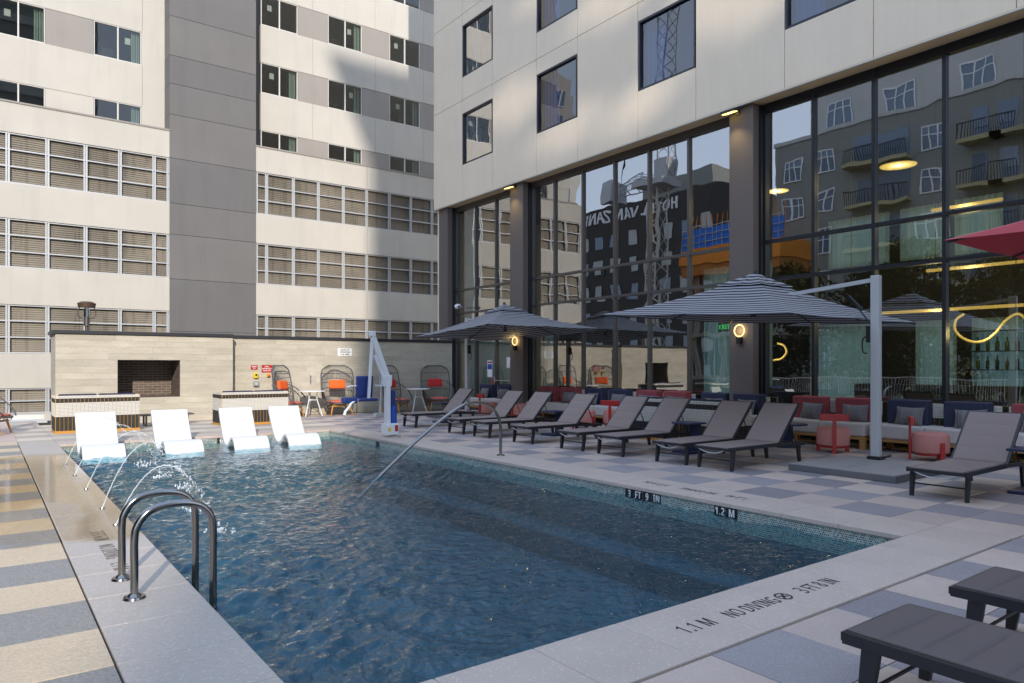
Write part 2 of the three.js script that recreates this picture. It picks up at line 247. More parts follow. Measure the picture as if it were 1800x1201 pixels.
// pool shell
const pool = structGroup('swimming_pool');
{
  const D = -1.05, L = -0.27;
  obj('pool_floor', [bx(PX0, PX1, D - 0.2, D, PZ1, PZ0)], M.plaster, pool);
  obj('sun_shelf', [bx(PX0, PX1, D, L, PZ1, -13.55)], M.plaster, pool);
  obj('bench_step', [bx(PX1 - 0.5, PX1, D, -0.74, -13.55, PZ0, 0)], M.plaster, pool);
  const wall = (a, b, c, d, m, y0, y1, nm) => obj(nm, [bx(a, b, y0, y1, c, d)], m, pool);
  for (const [a, b, c, d] of [[PX0 - 0.3, PX0, PZ1 - 0.3, PZ0 + 0.3], [PX1, PX1 + 0.3, PZ1 - 0.3, PZ0 + 0.3], [PX0, PX1, PZ1 - 0.3, PZ1], [PX0, PX1, PZ0, PZ0 + 0.3]]) { wall(a, b, c, d, M.plaster, D, -0.3, 'pool_wall'); wall(a, b, c, d, M.mosaic, -0.299, -0.05, 'tile_band'); }
}
// water: a rippled sheet
{
  const NX = 260, NZ = 620, w = PX1 - PX0 + 0.01, d = PZ0 - PZ1 + 0.01, g = new THREE.PlaneGeometry(w, d, NX, NZ).rotateX(-PI / 2).translate((PX0 + PX1) / 2, 0, (PZ0 + PZ1) / 2), p = g.attributes.position;
  seed = 4242; const waves = []; for (let i = 0; i < 36; i++) { const L = 0.085 * Math.pow(12, i / 35), t = rr(0, 2 * PI), k = 2 * PI / L; waves.push([k * Math.cos(t), k * Math.sin(t), rr(0, 6.3), 0.00135 * Math.pow(L / 0.085, 0.45)]); }
  const js = [[2.08, -12.9], [2.1, -11.5], [2.08, -10.2], [1.85, -8.66], [1.82, -7.26]];
  for (let i = 0; i < p.count; i++) {
    const x = p.getX(i), z = p.getZ(i), ux = x + 0.25 * fbm(x * 0.9 + 20, z * 0.9 + 60, 400, 400, 301, 2), uz = z + 0.25 * fbm(x * 0.9 + 70, z * 0.9 + 90, 400, 400, 302, 2);
    let h = 0; for (const [a, b, f, A] of waves) { const s = Math.sin(a * ux + b * uz + f); h += A * (s + 0.25 * s * Math.abs(s)); }
    const calm = 0.35 + 0.35 * smooth(4.5, 1.5, x) + 0.75 * smooth(0.3, 0.7, fbm(x * 0.55 + 11, z * 0.4 + 33, 400, 400, 303, 3)); h *= calm;
    for (const [jx, jz] of js) { const r = Math.hypot(x - jx, z - jz); h += 0.012 * Math.cos(r * 26 - 1) * Math.exp(-r * 1.5); }
    p.setY(i, WY + h);
  }
  g.computeVertexNormals(); uvm(g);
  const bump = tex(512, 512, (u, v) => fbm(u * 36, v * 36, 36, 36, 311, 4), 1 / 2.2);
  const o = struct('water', g, phys(0.55, 0.78, 0.85, 0.0, { transmission: 1, thickness: 0, ior: 1.36, bumpMap: bump, bumpScale: 0.022 })); o.castShadow = false;
}
// ledge beyond the deck at the foot of the parking building
struct('gutter_ledge', [bx(-4, 1.4, -0.3, -0.02, -24.4, -23.2), bx(-4, 1.4, -0.3, 0.1, -24.7, -24.4)], M.offwhite);
struct('side_path', [bx(-4, 0.533, -0.055, -0.004, -23.2, -17.05)], M.tan[1]);

// ================= BOARD-FORMED WALL AND FIREPLACE =================
const ZW = -21.3, ZF = -20.9;
function boards(parent, x0, x1, y0, y1, z, holes = []) {        // rows of board marks, every board its own piece
  const h = 0.165; let row = 0;
  for (let y = y0; y < y1 - 0.02; y += h, row++) {
    const top = Math.min(y1, y + h), cuts = [];
    const hole = holes.find(([a, b, c, d]) => y + 0.02 > c && top - 0.02 < d);
    for (const [a, b] of hole ? [[x0, hole[0]], [hole[1], x1]] : [[x0, x1]]) {
      let x = a; while (x < b - 0.01) { let e = x + rr(0.9, 2.6); if (b - e < 0.5) e = b; cuts.push([x, e]); x = e; }
    }
    for (const [a, b] of cuts) { const o = rr(0, 0.007), g = bx(a + 0.001, b - 0.001, y + 0.0015, top - 0.001, z - 0.05, z + o), uv = g.attributes.uv, k = rnd() * 5; for (let i = 0; i < uv.count; i++) uv.setXY(i, uv.getX(i) + k * 3, uv.getY(i) + k); obj('board', g, M.conc[Math.floor(Math.pow(rnd(), 1.4) * 4)], parent); }
  }
}
const wall = thing('board_formed_wall', 'long board-formed concrete wall with black metal cap behind the wicker chairs', 'wall');
obj('core', [bx(5.69, 13.2, -0.05, 2.28, ZW - 0.3, ZW - 0.02)], M.conc[3], wall);
boards(wall, 5.7, 13.2, 0, 2.29, ZW);
obj('cap', [bx(5.69, 13.22, 2.292, 2.38, ZW - 0.34, ZW + 0.045, 0.004, 1)], M.capm, wall);
const fire = thing('fireplace', 'pale board-formed concrete fireplace block with dark brick firebox', 'fireplace');
{
  const X0 = 1.43, X1 = 5.67, A = 2.79, B = 4.29, Y0 = 0.66, Y1 = 1.65, ZB = -22.1;
  obj('core', [bx(X0, A - 0.1, -0.05, 2.29, -22.4, ZF - 0.03), bx(B + 0.1, X1, -0.05, 2.29, -22.4, ZF - 0.03), bx(A - 0.1, B + 0.1, -0.05, Y0 - 0.03, -22.4, ZF - 0.03), bx(A - 0.1, B + 0.1, Y1 + 0.03, 2.29, -22.4, ZF - 0.03), bx(A - 0.1, B + 0.1, Y0 - 0.03, Y1 + 0.03, -22.4, ZB - 0.06)], M.conc[2], fire);
  boards(fire, X0, X1, 0, 2.29, ZF, [[A, B, Y0 - 0.01, Y1 + 0.01]]);
  obj('cap', [bx(X0 - 0.06, X1 + 0.01, 2.3, 2.39, -22.44, ZF + 0.05, 0.004, 1)], M.capm, fire);
  const box = obj('firebox', [bx(A - 0.09, A - 0.035, Y0, Y1, ZB, ZF - 0.035), bx(B + 0.035, B + 0.09, Y0, Y1, ZB, ZF - 0.035), bx(A - 0.035, B + 0.035, Y0, Y1, ZB - 0.05, ZB - 0.005)], M.mortar, fire);
  obj('hearth', [bx(A - 0.08, B + 0.08, Y0 - 0.025, Y0 - 0.002, ZB, ZF - 0.034)], M.brick[0], fire); obj('lintel', [bx(A - 0.08, B + 0.08, Y1 + 0.004, Y1 + 0.028, ZB, ZF - 0.034)], M.conc[2], fire);
  const h = 0.0705, L = 0.235;
  for (let r = 0; r < 14; r++) {
    const y = Y0 + r * h;
    for (let x = A - (r % 2) * L / 2 - 0.03; x < B + 0.03; x += L) { const a = Math.max(A - 0.03, x), b = Math.min(B + 0.03, x + L); if (b - a > 0.03) obj('brick', bx(a + 0.005, b - 0.005, y + 0.005, y + h - 0.005, ZB - 0.03, ZB + rr(0.004, 0.009)), M.brick[Math.floor(rnd() * 3)], box); }
    for (const [xa, xb] of [[A - 0.05, A - 0.002], [B + 0.002, B + 0.05]]) for (let z = ZB - (r % 2) * L / 2; z < ZF - 0.06; z += L) { const a = Math.max(ZB + 0.01, z), b = Math.min(ZF - 0.04, z + L); if (b - a > 0.03) obj('brick', bx(xa, xb, y + 0.005, y + h - 0.005, a + 0.005, b - 0.005), M.brick[Math.floor(rnd() * 3)], box); }
  }
}

// ================= PARKING BUILDING =================
const pb = thing('parking_building', 'tall cream building with louvered parking floors and grey pilaster beyond the wall', 'building');
{
  const Z = -31.4, ZU = -32.4, XL = -1.5, XR = 26, PA = 6.05, PB = 9.49;
  const open = [[8.1, 9.93], [5.05, 6.83], [1.94, 3.72], [-0.25, 0.68]];
  for (const [y0, y1] of [[9.93, 11.0], [6.83, 8.1], [3.72, 5.05], [0.68, 1.94], [-6, -0.25]])
    for (const [a, b] of [[XL, PA - 0.004], [PB + 0.004, 14.7], [14.712, 18.62], [18.632, XR]]) obj('facade_band', [bx(a, b, y0, y1, Z - 0.4, Z)], M.cream, pb);
  for (const [a, b] of [[XL, PA], [PB, XR]]) obj('parapet_cap', [bx(a - 0.01, b, 11.003, 11.07, Z - 0.42, Z + 0.03)], M.taupe, pb);
  obj('terrace_roof', [bx(XL, PA, 10.5, 10.7, ZU, Z - 0.402), bx(PB, XR, 10.5, 10.7, ZU, Z - 0.402)], M.taupe, pb);
  obj('end_wall', [bx(XL - 0.3, XL - 0.003, -6, 10.99, -60, Z)], M.cream, pb);
  for (const [y0, y1] of open) for (const side of [0, 1]) {
    const a = side ? PB + 0.01 : XL, b = side ? XR : PA - 0.01, s = [];
    obj('louver_backing', [bx(a, b, y0 + 0.001, y1 - 0.001, Z - 0.38, Z - 0.34)], M.louverback, pb);
    for (let y = y0 + 0.05; y < y1 - 0.03; y += 0.08) { const g = new THREE.BoxGeometry(b - a, 0.006, 0.088).rotateX(1.2).translate((a + b) / 2, y, Z - 0.16); s.push(uvm(g)); }
    stuff(obj('louver_slats', s, M.louver, pb));
    const xs = side ? [9.52, 9.96, 11.15, 12.31, 13.52, 14.7, 15.9, 17.08, 18.29, 19.5, 20.7, 21.9, 23.1, 24.3, 25.5] : [6.01, 5.49, 4.28, 3.12, 1.9, 0.7, -0.5, -1.45];
    for (const x of xs) obj('louver_post', [bx(x - 0.065, x - 0.02, y0, y1, Z - 0.12, Z - 0.03), bx(x + 0.02, x + 0.065, y0, y1, Z - 0.12, Z - 0.03), bx(x - 0.03, x + 0.03, y0, y1, Z - 0.12, Z - 0.08)], M.galv, pb);
    const H = y1 - y0, rows = H > 1.2 ? [0.03, H / 3, 2 * H / 3, H - 0.03] : [0.03, H / 2, H - 0.03];
    for (const dy of rows) obj('louver_rail', [bx(a, b, y0 + dy - 0.022, y0 + dy + 0.022, Z - 0.11, Z - 0.04)], M.galv, pb);
  }
  const js = [-6, 0.9, 2.9, 5.03, 6.84, 8.1, 9.93, 11.7, 12.95, 14.1, 15.7, 17.35, 18.9, 20.5, 22, 24.5];
  for (let i = 0; i < js.length - 1; i++) obj('pilaster_panel', [bx(PA, PB, js[i] + 0.008, js[i + 1] - 0.008, -34, Z + 0.003)], M.pil[i % 3], pb);
  obj('pilaster_core', [bx(PA + 0.03, PB - 0.03, -6, 24.5, -34.2, Z - 0.03)], M.black, pb);
  const rows = [[10.72, 12.1], [13.78, 15.15], [16.84, 18.2], [19.9, 21.27]], pairs = [[-2.94, -1.27], [0.21, 1.88], [3.5, 5.18], [10.02, 11.69], [13.17, 14.9], [16.4, 18.13], [19.55, 21.25], [22.7, 24.4]];
  for (const [y0, y1] of [[12.1, 13.78], [15.15, 16.84], [18.2, 19.9], [21.27, 24.5]]) for (const [a, b] of [[XL, 5.215], [5.225, PA], [10.0, 12.4], [12.41, 15.6], [15.61, 18.35], [18.36, XR]]) obj('wall_panel', [bx(a, b, y0, y1, ZU - 0.3, ZU)], M.cream, pb);
  obj('dark_reveal', [bx(PB, 10.0, 10.7, 24.5, ZU - 0.3, ZU - 0.15)], M.pil[2], pb);
  obj('upper_backing', [bx(XL, PA, 10.7, 24.5, ZU - 2.2, ZU - 2), bx(PB, XR, 10.7, 24.5, ZU - 2.2, ZU - 2), bx(XL, XR, 24.4, 24.6, ZU - 8, ZU + 0.05)], M.roomgrey, pb);
  obj('upper_end_wall', [bx(XL - 0.002, XL + 0.25, 10.7, 24.5, -60, ZU - 0.302)], M.cream, pb);
  rows.forEach(([y0, y1], ri) => {
    const strip = (a, b) => obj('infill_panel', [bx(a + 0.012, b - 0.012, y0 + 0.008, y1 - 0.008, ZU - 0.3, ZU - 0.015)], ri || a > 9 ? M.taupe : M.cream, pb);
    strip(XL, 0.21); strip(1.88, 3.5); obj('wall_panel', [bx(5.19, PA, y0, y1, ZU - 0.3, ZU)], M.cream, pb); strip(11.69, 13.17); strip(14.9, 16.4); strip(18.13, 19.55); strip(21.25, 22.7); strip(24.4, XR);
    pairs.forEach(([a, b], pi) => {
      if (a < 0) return;
      const w = obj('window', [bx(a, b, y1 - 0.035, y1, ZU - 0.12, ZU - 0.02), bx(a, b, y0, y0 + 0.035, ZU - 0.12, ZU - 0.01), bx(a, a + 0.03, y0 + 0.036, y1 - 0.036, ZU - 0.12, ZU - 0.02), bx(b - 0.03, b, y0 + 0.036, y1 - 0.036, ZU - 0.12, ZU - 0.02), bx((a + b) / 2 - 0.025, (a + b) / 2 + 0.025, y0 + 0.036, y1 - 0.036, ZU - 0.12, ZU - 0.02)], M.offwhite, pb);
      for (const [p, q] of [[a + 0.03, (a + b) / 2 - 0.025], [(a + b) / 2 + 0.025, b - 0.03]]) obj('pane', [bx(p, q, y0 + 0.035, y1 - 0.035, ZU - 0.075, ZU - 0.065)], M.pbglass, w);
      const nx = a + (pi % 2 ? 0.3 : 1.0) + 0.1 * (ri % 2), ny = y0 + (ri ? 0.75 : 0.28); obj('paper_note', [bx(nx, nx + 0.2, ny, ny + 0.26, ZU - 0.1, ZU - 0.098)], M.paper, w);
      if (hash(pi, ri, 9) > 0.35) { const c = []; for (let k = 0; k < 4; k++) c.push(bx(b - 0.34 + k * 0.08, b - 0.285 + k * 0.08, y0 + 0.04, y1 - 0.04, ZU - 0.2 - (k % 2) * 0.03, ZU - 0.19 - (k % 2) * 0.03)); obj('curtain', c, M.sheer, w); }
      if (hash(pi, ri, 8) > 0.4) obj('room_screen', [bx(a + 0.3, a + 0.75, y0 + 0.15, y0 + 0.6, ZU - 0.6, ZU - 0.55)], M.black, w);
    });
  });
}
// patio heater behind the wall
{
  const t = thing('patio_heater', 'brown patio heater with drum head standing behind the fireplace', 'heater', [2.3, 0, -22.9]);
  obj('post', [rod(V(0, -0.05, 0), V(0, 2.75, 0), 0.045), rod(V(0, 2.6, 0), V(0, 2.85, 0), 0.075, 0.07)], M.bronze, t);
  obj('burner', [new THREE.CylinderGeometry(0.075, 0.075, 0.24, 16).translate(0, 2.97, 0)], M.steel, t);
  obj('hood', [new THREE.CylinderGeometry(0.23, 0.21, 0.11, 24).translate(0, 3.17, 0), new THREE.CylinderGeometry(0.14, 0.235, 0.05, 24).translate(0, 3.25, 0)], M.hood, t);
  for (const s of [-1, 1]) obj('bracket', [tube([V(s * 0.06, 2.8, 0), V(s * 0.2, 2.86, 0), V(s * 0.21, 3.0, 0), V(s * 0.17, 3.12, 0)], 0.014, 12, 6)], M.bronze, t);
}
// signs and boxes on the wall
const font = await new FontLoader().loadAsync('fonts/droid/droid_sans_bold.typeface.json'), thinFont = await new FontLoader().loadAsync('fonts/droid/droid_sans_regular.typeface.json');
function text(s, size, depth = 0.002, sx = 1, face = font) { const g = new TextGeometry(s, { font: face, size, depth, curveSegments: 3 }); g.computeBoundingBox(); const b = g.boundingBox; g.translate(-(b.min.x + b.max.x) / 2, -(b.min.y + b.max.y) / 2, 0); g.scale(sx, 1, 1); return g; }
function sign(name, label, x, y, z, w, h, m, lines, tm, cat = 'sign') {
  const t = thing(name, label, cat, [x, y, z]); obj('plate', [bx(-w / 2, w / 2, -h / 2, h / 2, 0, 0.006)], m, t);
  lines.forEach(([s, sz, dy, sx]) => obj('lettering', [text(s, sz, 0.002, sx).translate(0, dy, 0.0062)], tm, t)); return t;
}
sign('hours_sign', 'white HOURS OF OPERATION sign on the concrete wall', 9.2, 1.93, ZW + 0.014, 0.47, 0.24, M.white, [['HOURS OF', 0.05, 0.07, 0.9], ['OPERATION', 0.05, 0, 0.9], ['7AM-10PM', 0.046, -0.07, 0.9]], M.black);
sign('phone_sign', 'small red sign above the yellow call box', 6.38, 1.45, ZW + 0.014, 0.19, 0.13, M.red, [['PHONE', 0.034, 0.022, 0.9], ['911', 0.034, -0.03, 0.9]], M.white);
sign('emergency_sign', 'larger red emergency sign beside the small red sign', 6.75, 1.41, ZW + 0.014, 0.31, 0.22, M.red, [['POOL', 0.036, 0.062, 1], ['EMERGENCY', 0.036, 0.002, 0.95], ['SHUT OFF', 0.036, -0.058, 1]], M.white);
{
  const b = thing('call_box', 'yellow emergency call box below the small red sign', 'call box', [6.41, 1.22, ZW + 0.014]); obj('body', [bx(-0.06, 0.06, -0.08, 0.07, 0, 0.09, 0.012)], M.signyellow, b); obj('button', [new THREE.CylinderGeometry(0.028, 0.03, 0.03, 16).rotateX(PI / 2).translate(0, 0.01, 0.1)], M.black, b);
  const c = thing('shutoff_button', 'orange shut-off button below the larger red sign', 'button', [6.78, 1.22, ZW + 0.014]); obj('body', [bx(-0.045, 0.045, -0.05, 0.05, 0, 0.06, 0.01)], M.signyellow, c); obj('knob', [new THREE.SphereGeometry(0.045, 16, 10).scale(1, 1, 0.7).translate(0, 0, 0.075)], M.orangeplastic, c);
  const d = thing('outlet_box', 'grey outlet box low on the wall under the yellow call box', 'box', [6.42, 0.97, ZW + 0.014]); obj('body', [bx(-0.075, 0.075, -0.07, 0.07, 0, 0.09, 0.01)], M.alu, d); obj('lid', [bx(-0.05, 0.05, -0.045, 0.045, 0.09, 0.1, 0.004, 1)], M.galv, d);
  const e = thing('wall_hook', 'small white reel hook on the wall between the first chairs', 'hook', [8.08, 1.07, ZW + 0.014]); obj('plate', [bx(-0.02, 0.02, -0.14, 0.14, 0, 0.012, 0.004, 1)], M.alu, e); obj('prong', [rod(V(0, 0.08, 0.01), V(0, 0.09, 0.06), 0.008), rod(V(0, -0.06, 0.01), V(0, -0.05, 0.06), 0.008)], M.coverBlue, e);
}

// ================= HOTEL =================
const XF = 13.4, XC = 13.05, XH = 12.93, SOF = 7.07;
const hotel = thing('hotel_building', 'pale hotel with tall black-framed glass wall along the lounge deck', 'building');
{
  const ZE = -22.1, ZN = 8, T = 0.16;
  obj('wall_core', [bx(XH + T + 0.5, XH + T + 0.7, SOF, 26, ZE + 0.02, ZN), bx(XH + T + 0.01, XH + T + 0.5, 16.3, 26, ZE + 0.02, ZN)], M.darkback, hotel);
  const panel = (z0, z1, y0, y1) => obj('wall_panel', [bx(XH, XH + T, y0 + 0.007, y1 - 0.007, z0 + 0.007, z1 - 0.007, 0.003, 1)], M.hotel, hotel);
  obj('joint_backing', [bx(XH + 0.018, XH + T + 0.005, SOF + 0.02, 26, ZE + 0.03, -20.26)].concat([-20.2, -16.2, -12.2, -8.2, -4.2, -0.2, 3.8].map((z) => bx(XH + 0.018, XH + T + 0.005, SOF + 0.02, 26, z + 1.82, Math.min(ZN, z + 3.94)))), M.jointm, hotel);
  obj('end_wall', [bx(XH + T + 0.002, 40, -6, 26, ZE, ZE + 0.2)], M.hotel, hotel); obj('corner_panel', [bx(XH, XH + T, SOF, 26, ZE, ZE + 0.012)], M.hotel, hotel);
  const floors = [[SOF, 10.42], [10.42, 13.32], [13.32, 16.26], [16.26, 19.2], [19.2, 22.1], [22.1, 26]];
  const wins = [-20.22, -16.22, -12.22, -8.22, -4.22, -0.22, 3.78];
  for (const [y0, y1] of floors) {
    panel(ZE + 0.008, wins[0], y0, y1);
    for (const z of wins) {
      const wy0 = y0 === SOF ? 8.25 : y0 + 0.77, wy1 = y0 === SOF ? 9.96 : y0 + 2.5;
      panel(z + 1.78, Math.min(ZN, z + 4), y0, y1); panel(z, z + 1.78, y0, wy0); panel(z, z + 1.78, wy1, y1);
      if (y0 > 14) { obj('window', [bx(XH + 0.05, XH + 0.08, wy0, wy1, z + 0.02, z + 1.76)], M.winglass, hotel); continue; }
      const f = 0.045, w = obj('window', [bx(XH + 0.005, XH + 0.13, wy0, wy0 + f, z + 0.02, z + 1.76), bx(XH + 0.005, XH + 0.13, wy1 - f, wy1, z + 0.02, z + 1.76), bx(XH + 0.005, XH + 0.13, wy0 + f, wy1 - f, z + 0.02, z + 0.02 + f), bx(XH + 0.005, XH + 0.13, wy0 + f, wy1 - f, z + 1.76 - f, z + 1.76)], M.navyframe, hotel);
      pane(w, XH + 0.07, wy0 + f, wy1 - f, z + 0.02 + f, z + 1.76 - f, z < -20 ? M.glassMir : M.glassUp, 0.0022);
      const c = []; for (let k = 0; k < 8; k++) { const zz = z + 0.1 + k * 0.075; c.push(bx(XH + 0.24 + (k % 2) * 0.03, XH + 0.25 + (k % 2) * 0.03, wy0, wy1, zz, zz + 0.078)); } obj('curtain', c, M.curtainSkyTint, w);
      obj('room', [bx(XH + 0.55, XH + 0.57, wy0 - 0.3, wy1 + 0.3, z - 0.1, z + 1.9)], M.roomSkyTint, w);
    }
  }
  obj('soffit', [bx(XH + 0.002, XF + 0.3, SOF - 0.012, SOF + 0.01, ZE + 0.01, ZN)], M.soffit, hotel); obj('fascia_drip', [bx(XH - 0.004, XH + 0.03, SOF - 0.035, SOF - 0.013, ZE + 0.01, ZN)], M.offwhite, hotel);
  const cols = [[-21.95, -21.36], [-17.68, -17.02], [-9.63, -9.03], [-1.6, -1.0], [6.2, 6.8]];
  for (const [a, b] of cols) { obj('column', [bx(XC, XF + 0.1, -0.05, SOF - 0.014, a, b, 0.008, 1)], M.column, hotel); obj('column_trim', [bx(XC + 0.2, XF - 0.02, 0, SOF - 0.04, b + 0.002, b + 0.06)], M.frame, hotel); }
  // curtain wall
  const bays = [[-21.3, -17.7, [-20.06, -18.87]], [-16.95, -9.65, [-15.91, -14.7, -13.46, -12.25, -11.0]], [-8.96, -1.62, [-7.85, -6.65, -5.43, -4.22, -3.0]], [-0.95, 6.15, [0.3, 1.5, 2.7, 3.9, 5.1]]];
  bays.forEach(([a, b, ms], bi) => {
    const zs = [a, ...ms, b], far = bi < 2, fm = far ? M.bronze : M.frame;
    for (const z of zs) obj('mullion', [bx(XF - 0.06, XF + 0.09, 0, SOF - 0.02, z - 0.032, z + 0.032)], fm, hotel);
    const ys = [0.06, 2.36, 3.33, 4.13, SOF - 0.1];
    for (let i = 0; i < zs.length - 1; i++) {
      ys.forEach((y, k) => { if (!(k === 1 && bi > 0)) obj('transom', [bx(XF - 0.055, XF + 0.085, y - (k === 4 ? 0.08 : 0.034), y + (k === 4 ? 0.09 : 0.034), zs[i] + 0.033, zs[i + 1] - 0.033)], fm, hotel); });
      const cells = bi ? [[0.06, 3.33], [3.33, 4.13], [4.13, SOF - 0.1]] : [[0.06, 2.36], [2.36, 3.33], [3.33, 4.13], [4.13, SOF - 0.1]];
      for (const [y0, y1] of cells) pane(hotel, XF, y0 + 0.03, y1 - 0.03, zs[i] + 0.03, zs[i + 1] - 0.03, M.glass, 0.0018);
    }
  });
  // rooms behind the glass
  const XB = 17.8;
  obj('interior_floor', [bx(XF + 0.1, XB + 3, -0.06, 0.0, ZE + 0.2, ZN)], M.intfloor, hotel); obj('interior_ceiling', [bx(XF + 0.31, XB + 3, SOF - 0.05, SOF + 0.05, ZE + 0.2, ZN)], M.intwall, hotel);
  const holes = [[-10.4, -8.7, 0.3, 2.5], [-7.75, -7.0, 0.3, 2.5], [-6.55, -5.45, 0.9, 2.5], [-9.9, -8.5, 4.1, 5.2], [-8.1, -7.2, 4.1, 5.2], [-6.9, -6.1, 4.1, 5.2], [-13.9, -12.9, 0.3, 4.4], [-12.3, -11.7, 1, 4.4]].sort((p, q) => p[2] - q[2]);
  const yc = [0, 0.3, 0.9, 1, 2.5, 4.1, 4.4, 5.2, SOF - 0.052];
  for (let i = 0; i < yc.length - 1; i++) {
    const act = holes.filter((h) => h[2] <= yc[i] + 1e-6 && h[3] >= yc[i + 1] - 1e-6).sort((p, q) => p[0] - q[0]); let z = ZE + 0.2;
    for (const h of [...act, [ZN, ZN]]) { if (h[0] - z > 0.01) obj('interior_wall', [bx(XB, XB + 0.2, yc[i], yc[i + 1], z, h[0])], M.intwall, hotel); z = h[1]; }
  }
  const drape = (name, x, z0, z1, y0, y1, m) => { const n = Math.round((z1 - z0) / 0.03), g = new THREE.PlaneGeometry(z1 - z0, y1 - y0, n, 1).rotateY(-PI / 2).translate(x, (y0 + y1) / 2, (z0 + z1) / 2), p = g.attributes.position; for (let i = 0; i < p.count; i++) p.setX(i, x + 0.035 * Math.sin(p.getZ(i) * 42 + 2 * Math.sin(p.getZ(i) * 5)) + 0.012 * Math.sin(p.getZ(i) * 97)); g.computeVertexNormals(); return obj(name, g, m, hotel); };
  for (const [a, b, y0, y1] of holes) drape('sheer_curtain', XB - 0.12, a - 0.08, b + 0.08, y0 - 0.1, y1 + 0.05, M.sheerbright);
  drape('sheer_curtain', XF + 0.35, -21.2, -20.3, 0.05, 6.8, M.sheer); drape('sheer_curtain', XF + 0.35, -20.2, -17.8, 0.05, 2.4, M.sheer); drape('sheer_curtain', XF + 0.4, -16.9, -16.2, 0.05, 2.6, M.sheer);
  obj('back_bar', [bx(XB - 0.55, XB - 0.05, 0, 1.05, -6.8, -5.3, 0.01, 1)], M.intwall, hotel);
  for (const y of [1.42, 1.82, 2.26]) obj('bottle_shelf', [bx(XB - 0.5, XB - 0.2, y - 0.02, y, -6.7, -5.4)], M.black, hotel);
  obj('bar_counter', [bx(15.6, 16.1, 0, 1.1, -8.2, -4, 0.01, 1)], M.intwall, hotel);
  // door push bar on the last bay
  obj('door_pull', [rod(V(XF - 0.14, 1.02, -18.8), V(XF - 0.14, 1.02, -17.9), 0.018), rod(V(XF - 0.14, 1.02, -18.7), V(XF - 0.03, 1.02, -18.7), 0.014), rod(V(XF - 0.14, 1.02, -18), V(XF - 0.03, 1.02, -18), 0.014), rod(V(XF - 0.14, 0.95, -18.8), V(XF - 0.14, 1.16, -18.8), 0.018)], M.alu, hotel);
}
function pane(parent, x, y0, y1, z0, z1, m, slope) {            // float glass: flat, with the slight roll that bends reflections
  const g = new THREE.PlaneGeometry(z1 - z0, y1 - y0, 14, 22).rotateY(-PI / 2).translate(x, (y0 + y1) / 2, (z0 + z1) / 2), p = g.attributes.position, n = g.attributes.normal, s = Math.floor(rnd() * 1000), ty = rr(-1, 1) * 0.0016, tz = rr(-1, 1) * 0.0016;
  const h = (y, z) => fbm(y * 1.5 + 40, z * 1.9 + 80, 4000, 4000, s, 2);
  for (let i = 0; i < p.count; i++) { const y = p.getY(i), z = p.getZ(i), e = 0.08, v = V(-1, ty + slope * (h(y + e, z) - h(y - e, z)) / (2 * e), tz + slope * (h(y, z + e) - h(y, z - e)) / (2 * e)).normalize(); n.setXYZ(i, v.x, v.y, v.z); }
  return obj('pane', g, m, parent);
}
// bottles on the back bar
{
  const bm = [std(0.08, 0.11, 0.03, 0.15), std(0.16, 0.08, 0.02, 0.15), std(0.03, 0.04, 0.035, 0.15)], nm = ['green', 'amber', 'black'];
  for (let s = 0; s < 2; s++) for (let k = 0; k < 7; k++) {
    const y = s ? 1.82 : 1.42, z = -6.6 + k * 0.185, h = rr(0.26, 0.33), r = rr(0.035, 0.045), c = Math.floor(rnd() * 3);
    tag(obj('bottle', [new THREE.LatheGeometry([[0, 0], [r, 0], [r, h * 0.6], [r * 0.35, h * 0.75], [r * 0.32, h], [0, h]].map(([a, b]) => new THREE.Vector2(a, b)), 12).translate(17.45, y, z)], bm[c]), `${nm[c]} glass bottle, ${ORD[k]} from the left on the ${s ? 'upper' : 'lower'} bar shelf`, 'bottle', 'bottles on the back bar');
  }
}
// ----- lamps -----
const glow = (r, g, b, k) => new THREE.MeshStandardMaterial({ color: C(0.3, 0.25, 0.15), emissive: C(r, g, b), emissiveIntensity: k });
const lampPoint = (t, x, y, z, i, d = 6) => { const l = new THREE.PointLight(C(1, 0.72, 0.3), i, d, 2); l.position.set(x, y, z); l.castShadow = true; l.shadow.radius = 4; t.add(l); };
[[15.5, 5.78, -7.2, 0.35, 'larger'], [15.5, 5.8, -10.05, 0.26, 'smaller']].forEach(([x, y, z, r, w]) => {
  const t = thing('pendant_lamp', `${w} yellow disc pendant lamp hanging inside the glass wall`, 'lamp', [x, y, z], 0, 'disc pendants in the hotel'); obj('shade', [new THREE.CylinderGeometry(r + 0.03, r + 0.03, 0.12, 32, 1, true), new THREE.CylinderGeometry(r, r, 0.02, 32).translate(0, 0.06, 0)], M.black, t); obj('diffuser', [new THREE.CylinderGeometry(r, r, 0.02, 32).translate(0, -0.05, 0)], glow(1, 0.62, 0.14, 0.9), t); obj('cable', [rod(V(0, 0.06, 0), V(0, SOF - y - 0.06, 0), 0.012)], M.black, t); lampPoint(t, 0, -0.12, 0, 3);
});
[[16, 4.76, -6.75, -5.45, 'upper'], [16, 3.5, -6.85, -5.1, 'lower'], [15.4, 2.62, -8.6, -4.2, 'long']].forEach(([x, y, a, b, w]) => { const t = thing('linear_lamp', `${w} yellow linear lamp hung inside the hotel bar`, 'lamp', [x, y, (a + b) / 2], 0, 'linear lamps in the bar'); const L = (b - a) / 2; obj('light_bar', [bx(-0.035, 0.035, -0.03, 0.03, -L, L, 0.01, 1)], glow(1, 0.58, 0.1, 0.8), t); for (const s of [-0.8, 0.8]) obj('cable', [rod(V(0, 0.03, s * L), V(0, SOF - y - 0.05, s * L), 0.006)], M.black, t); lampPoint(t, -0.1, -0.1, 0, 2); });
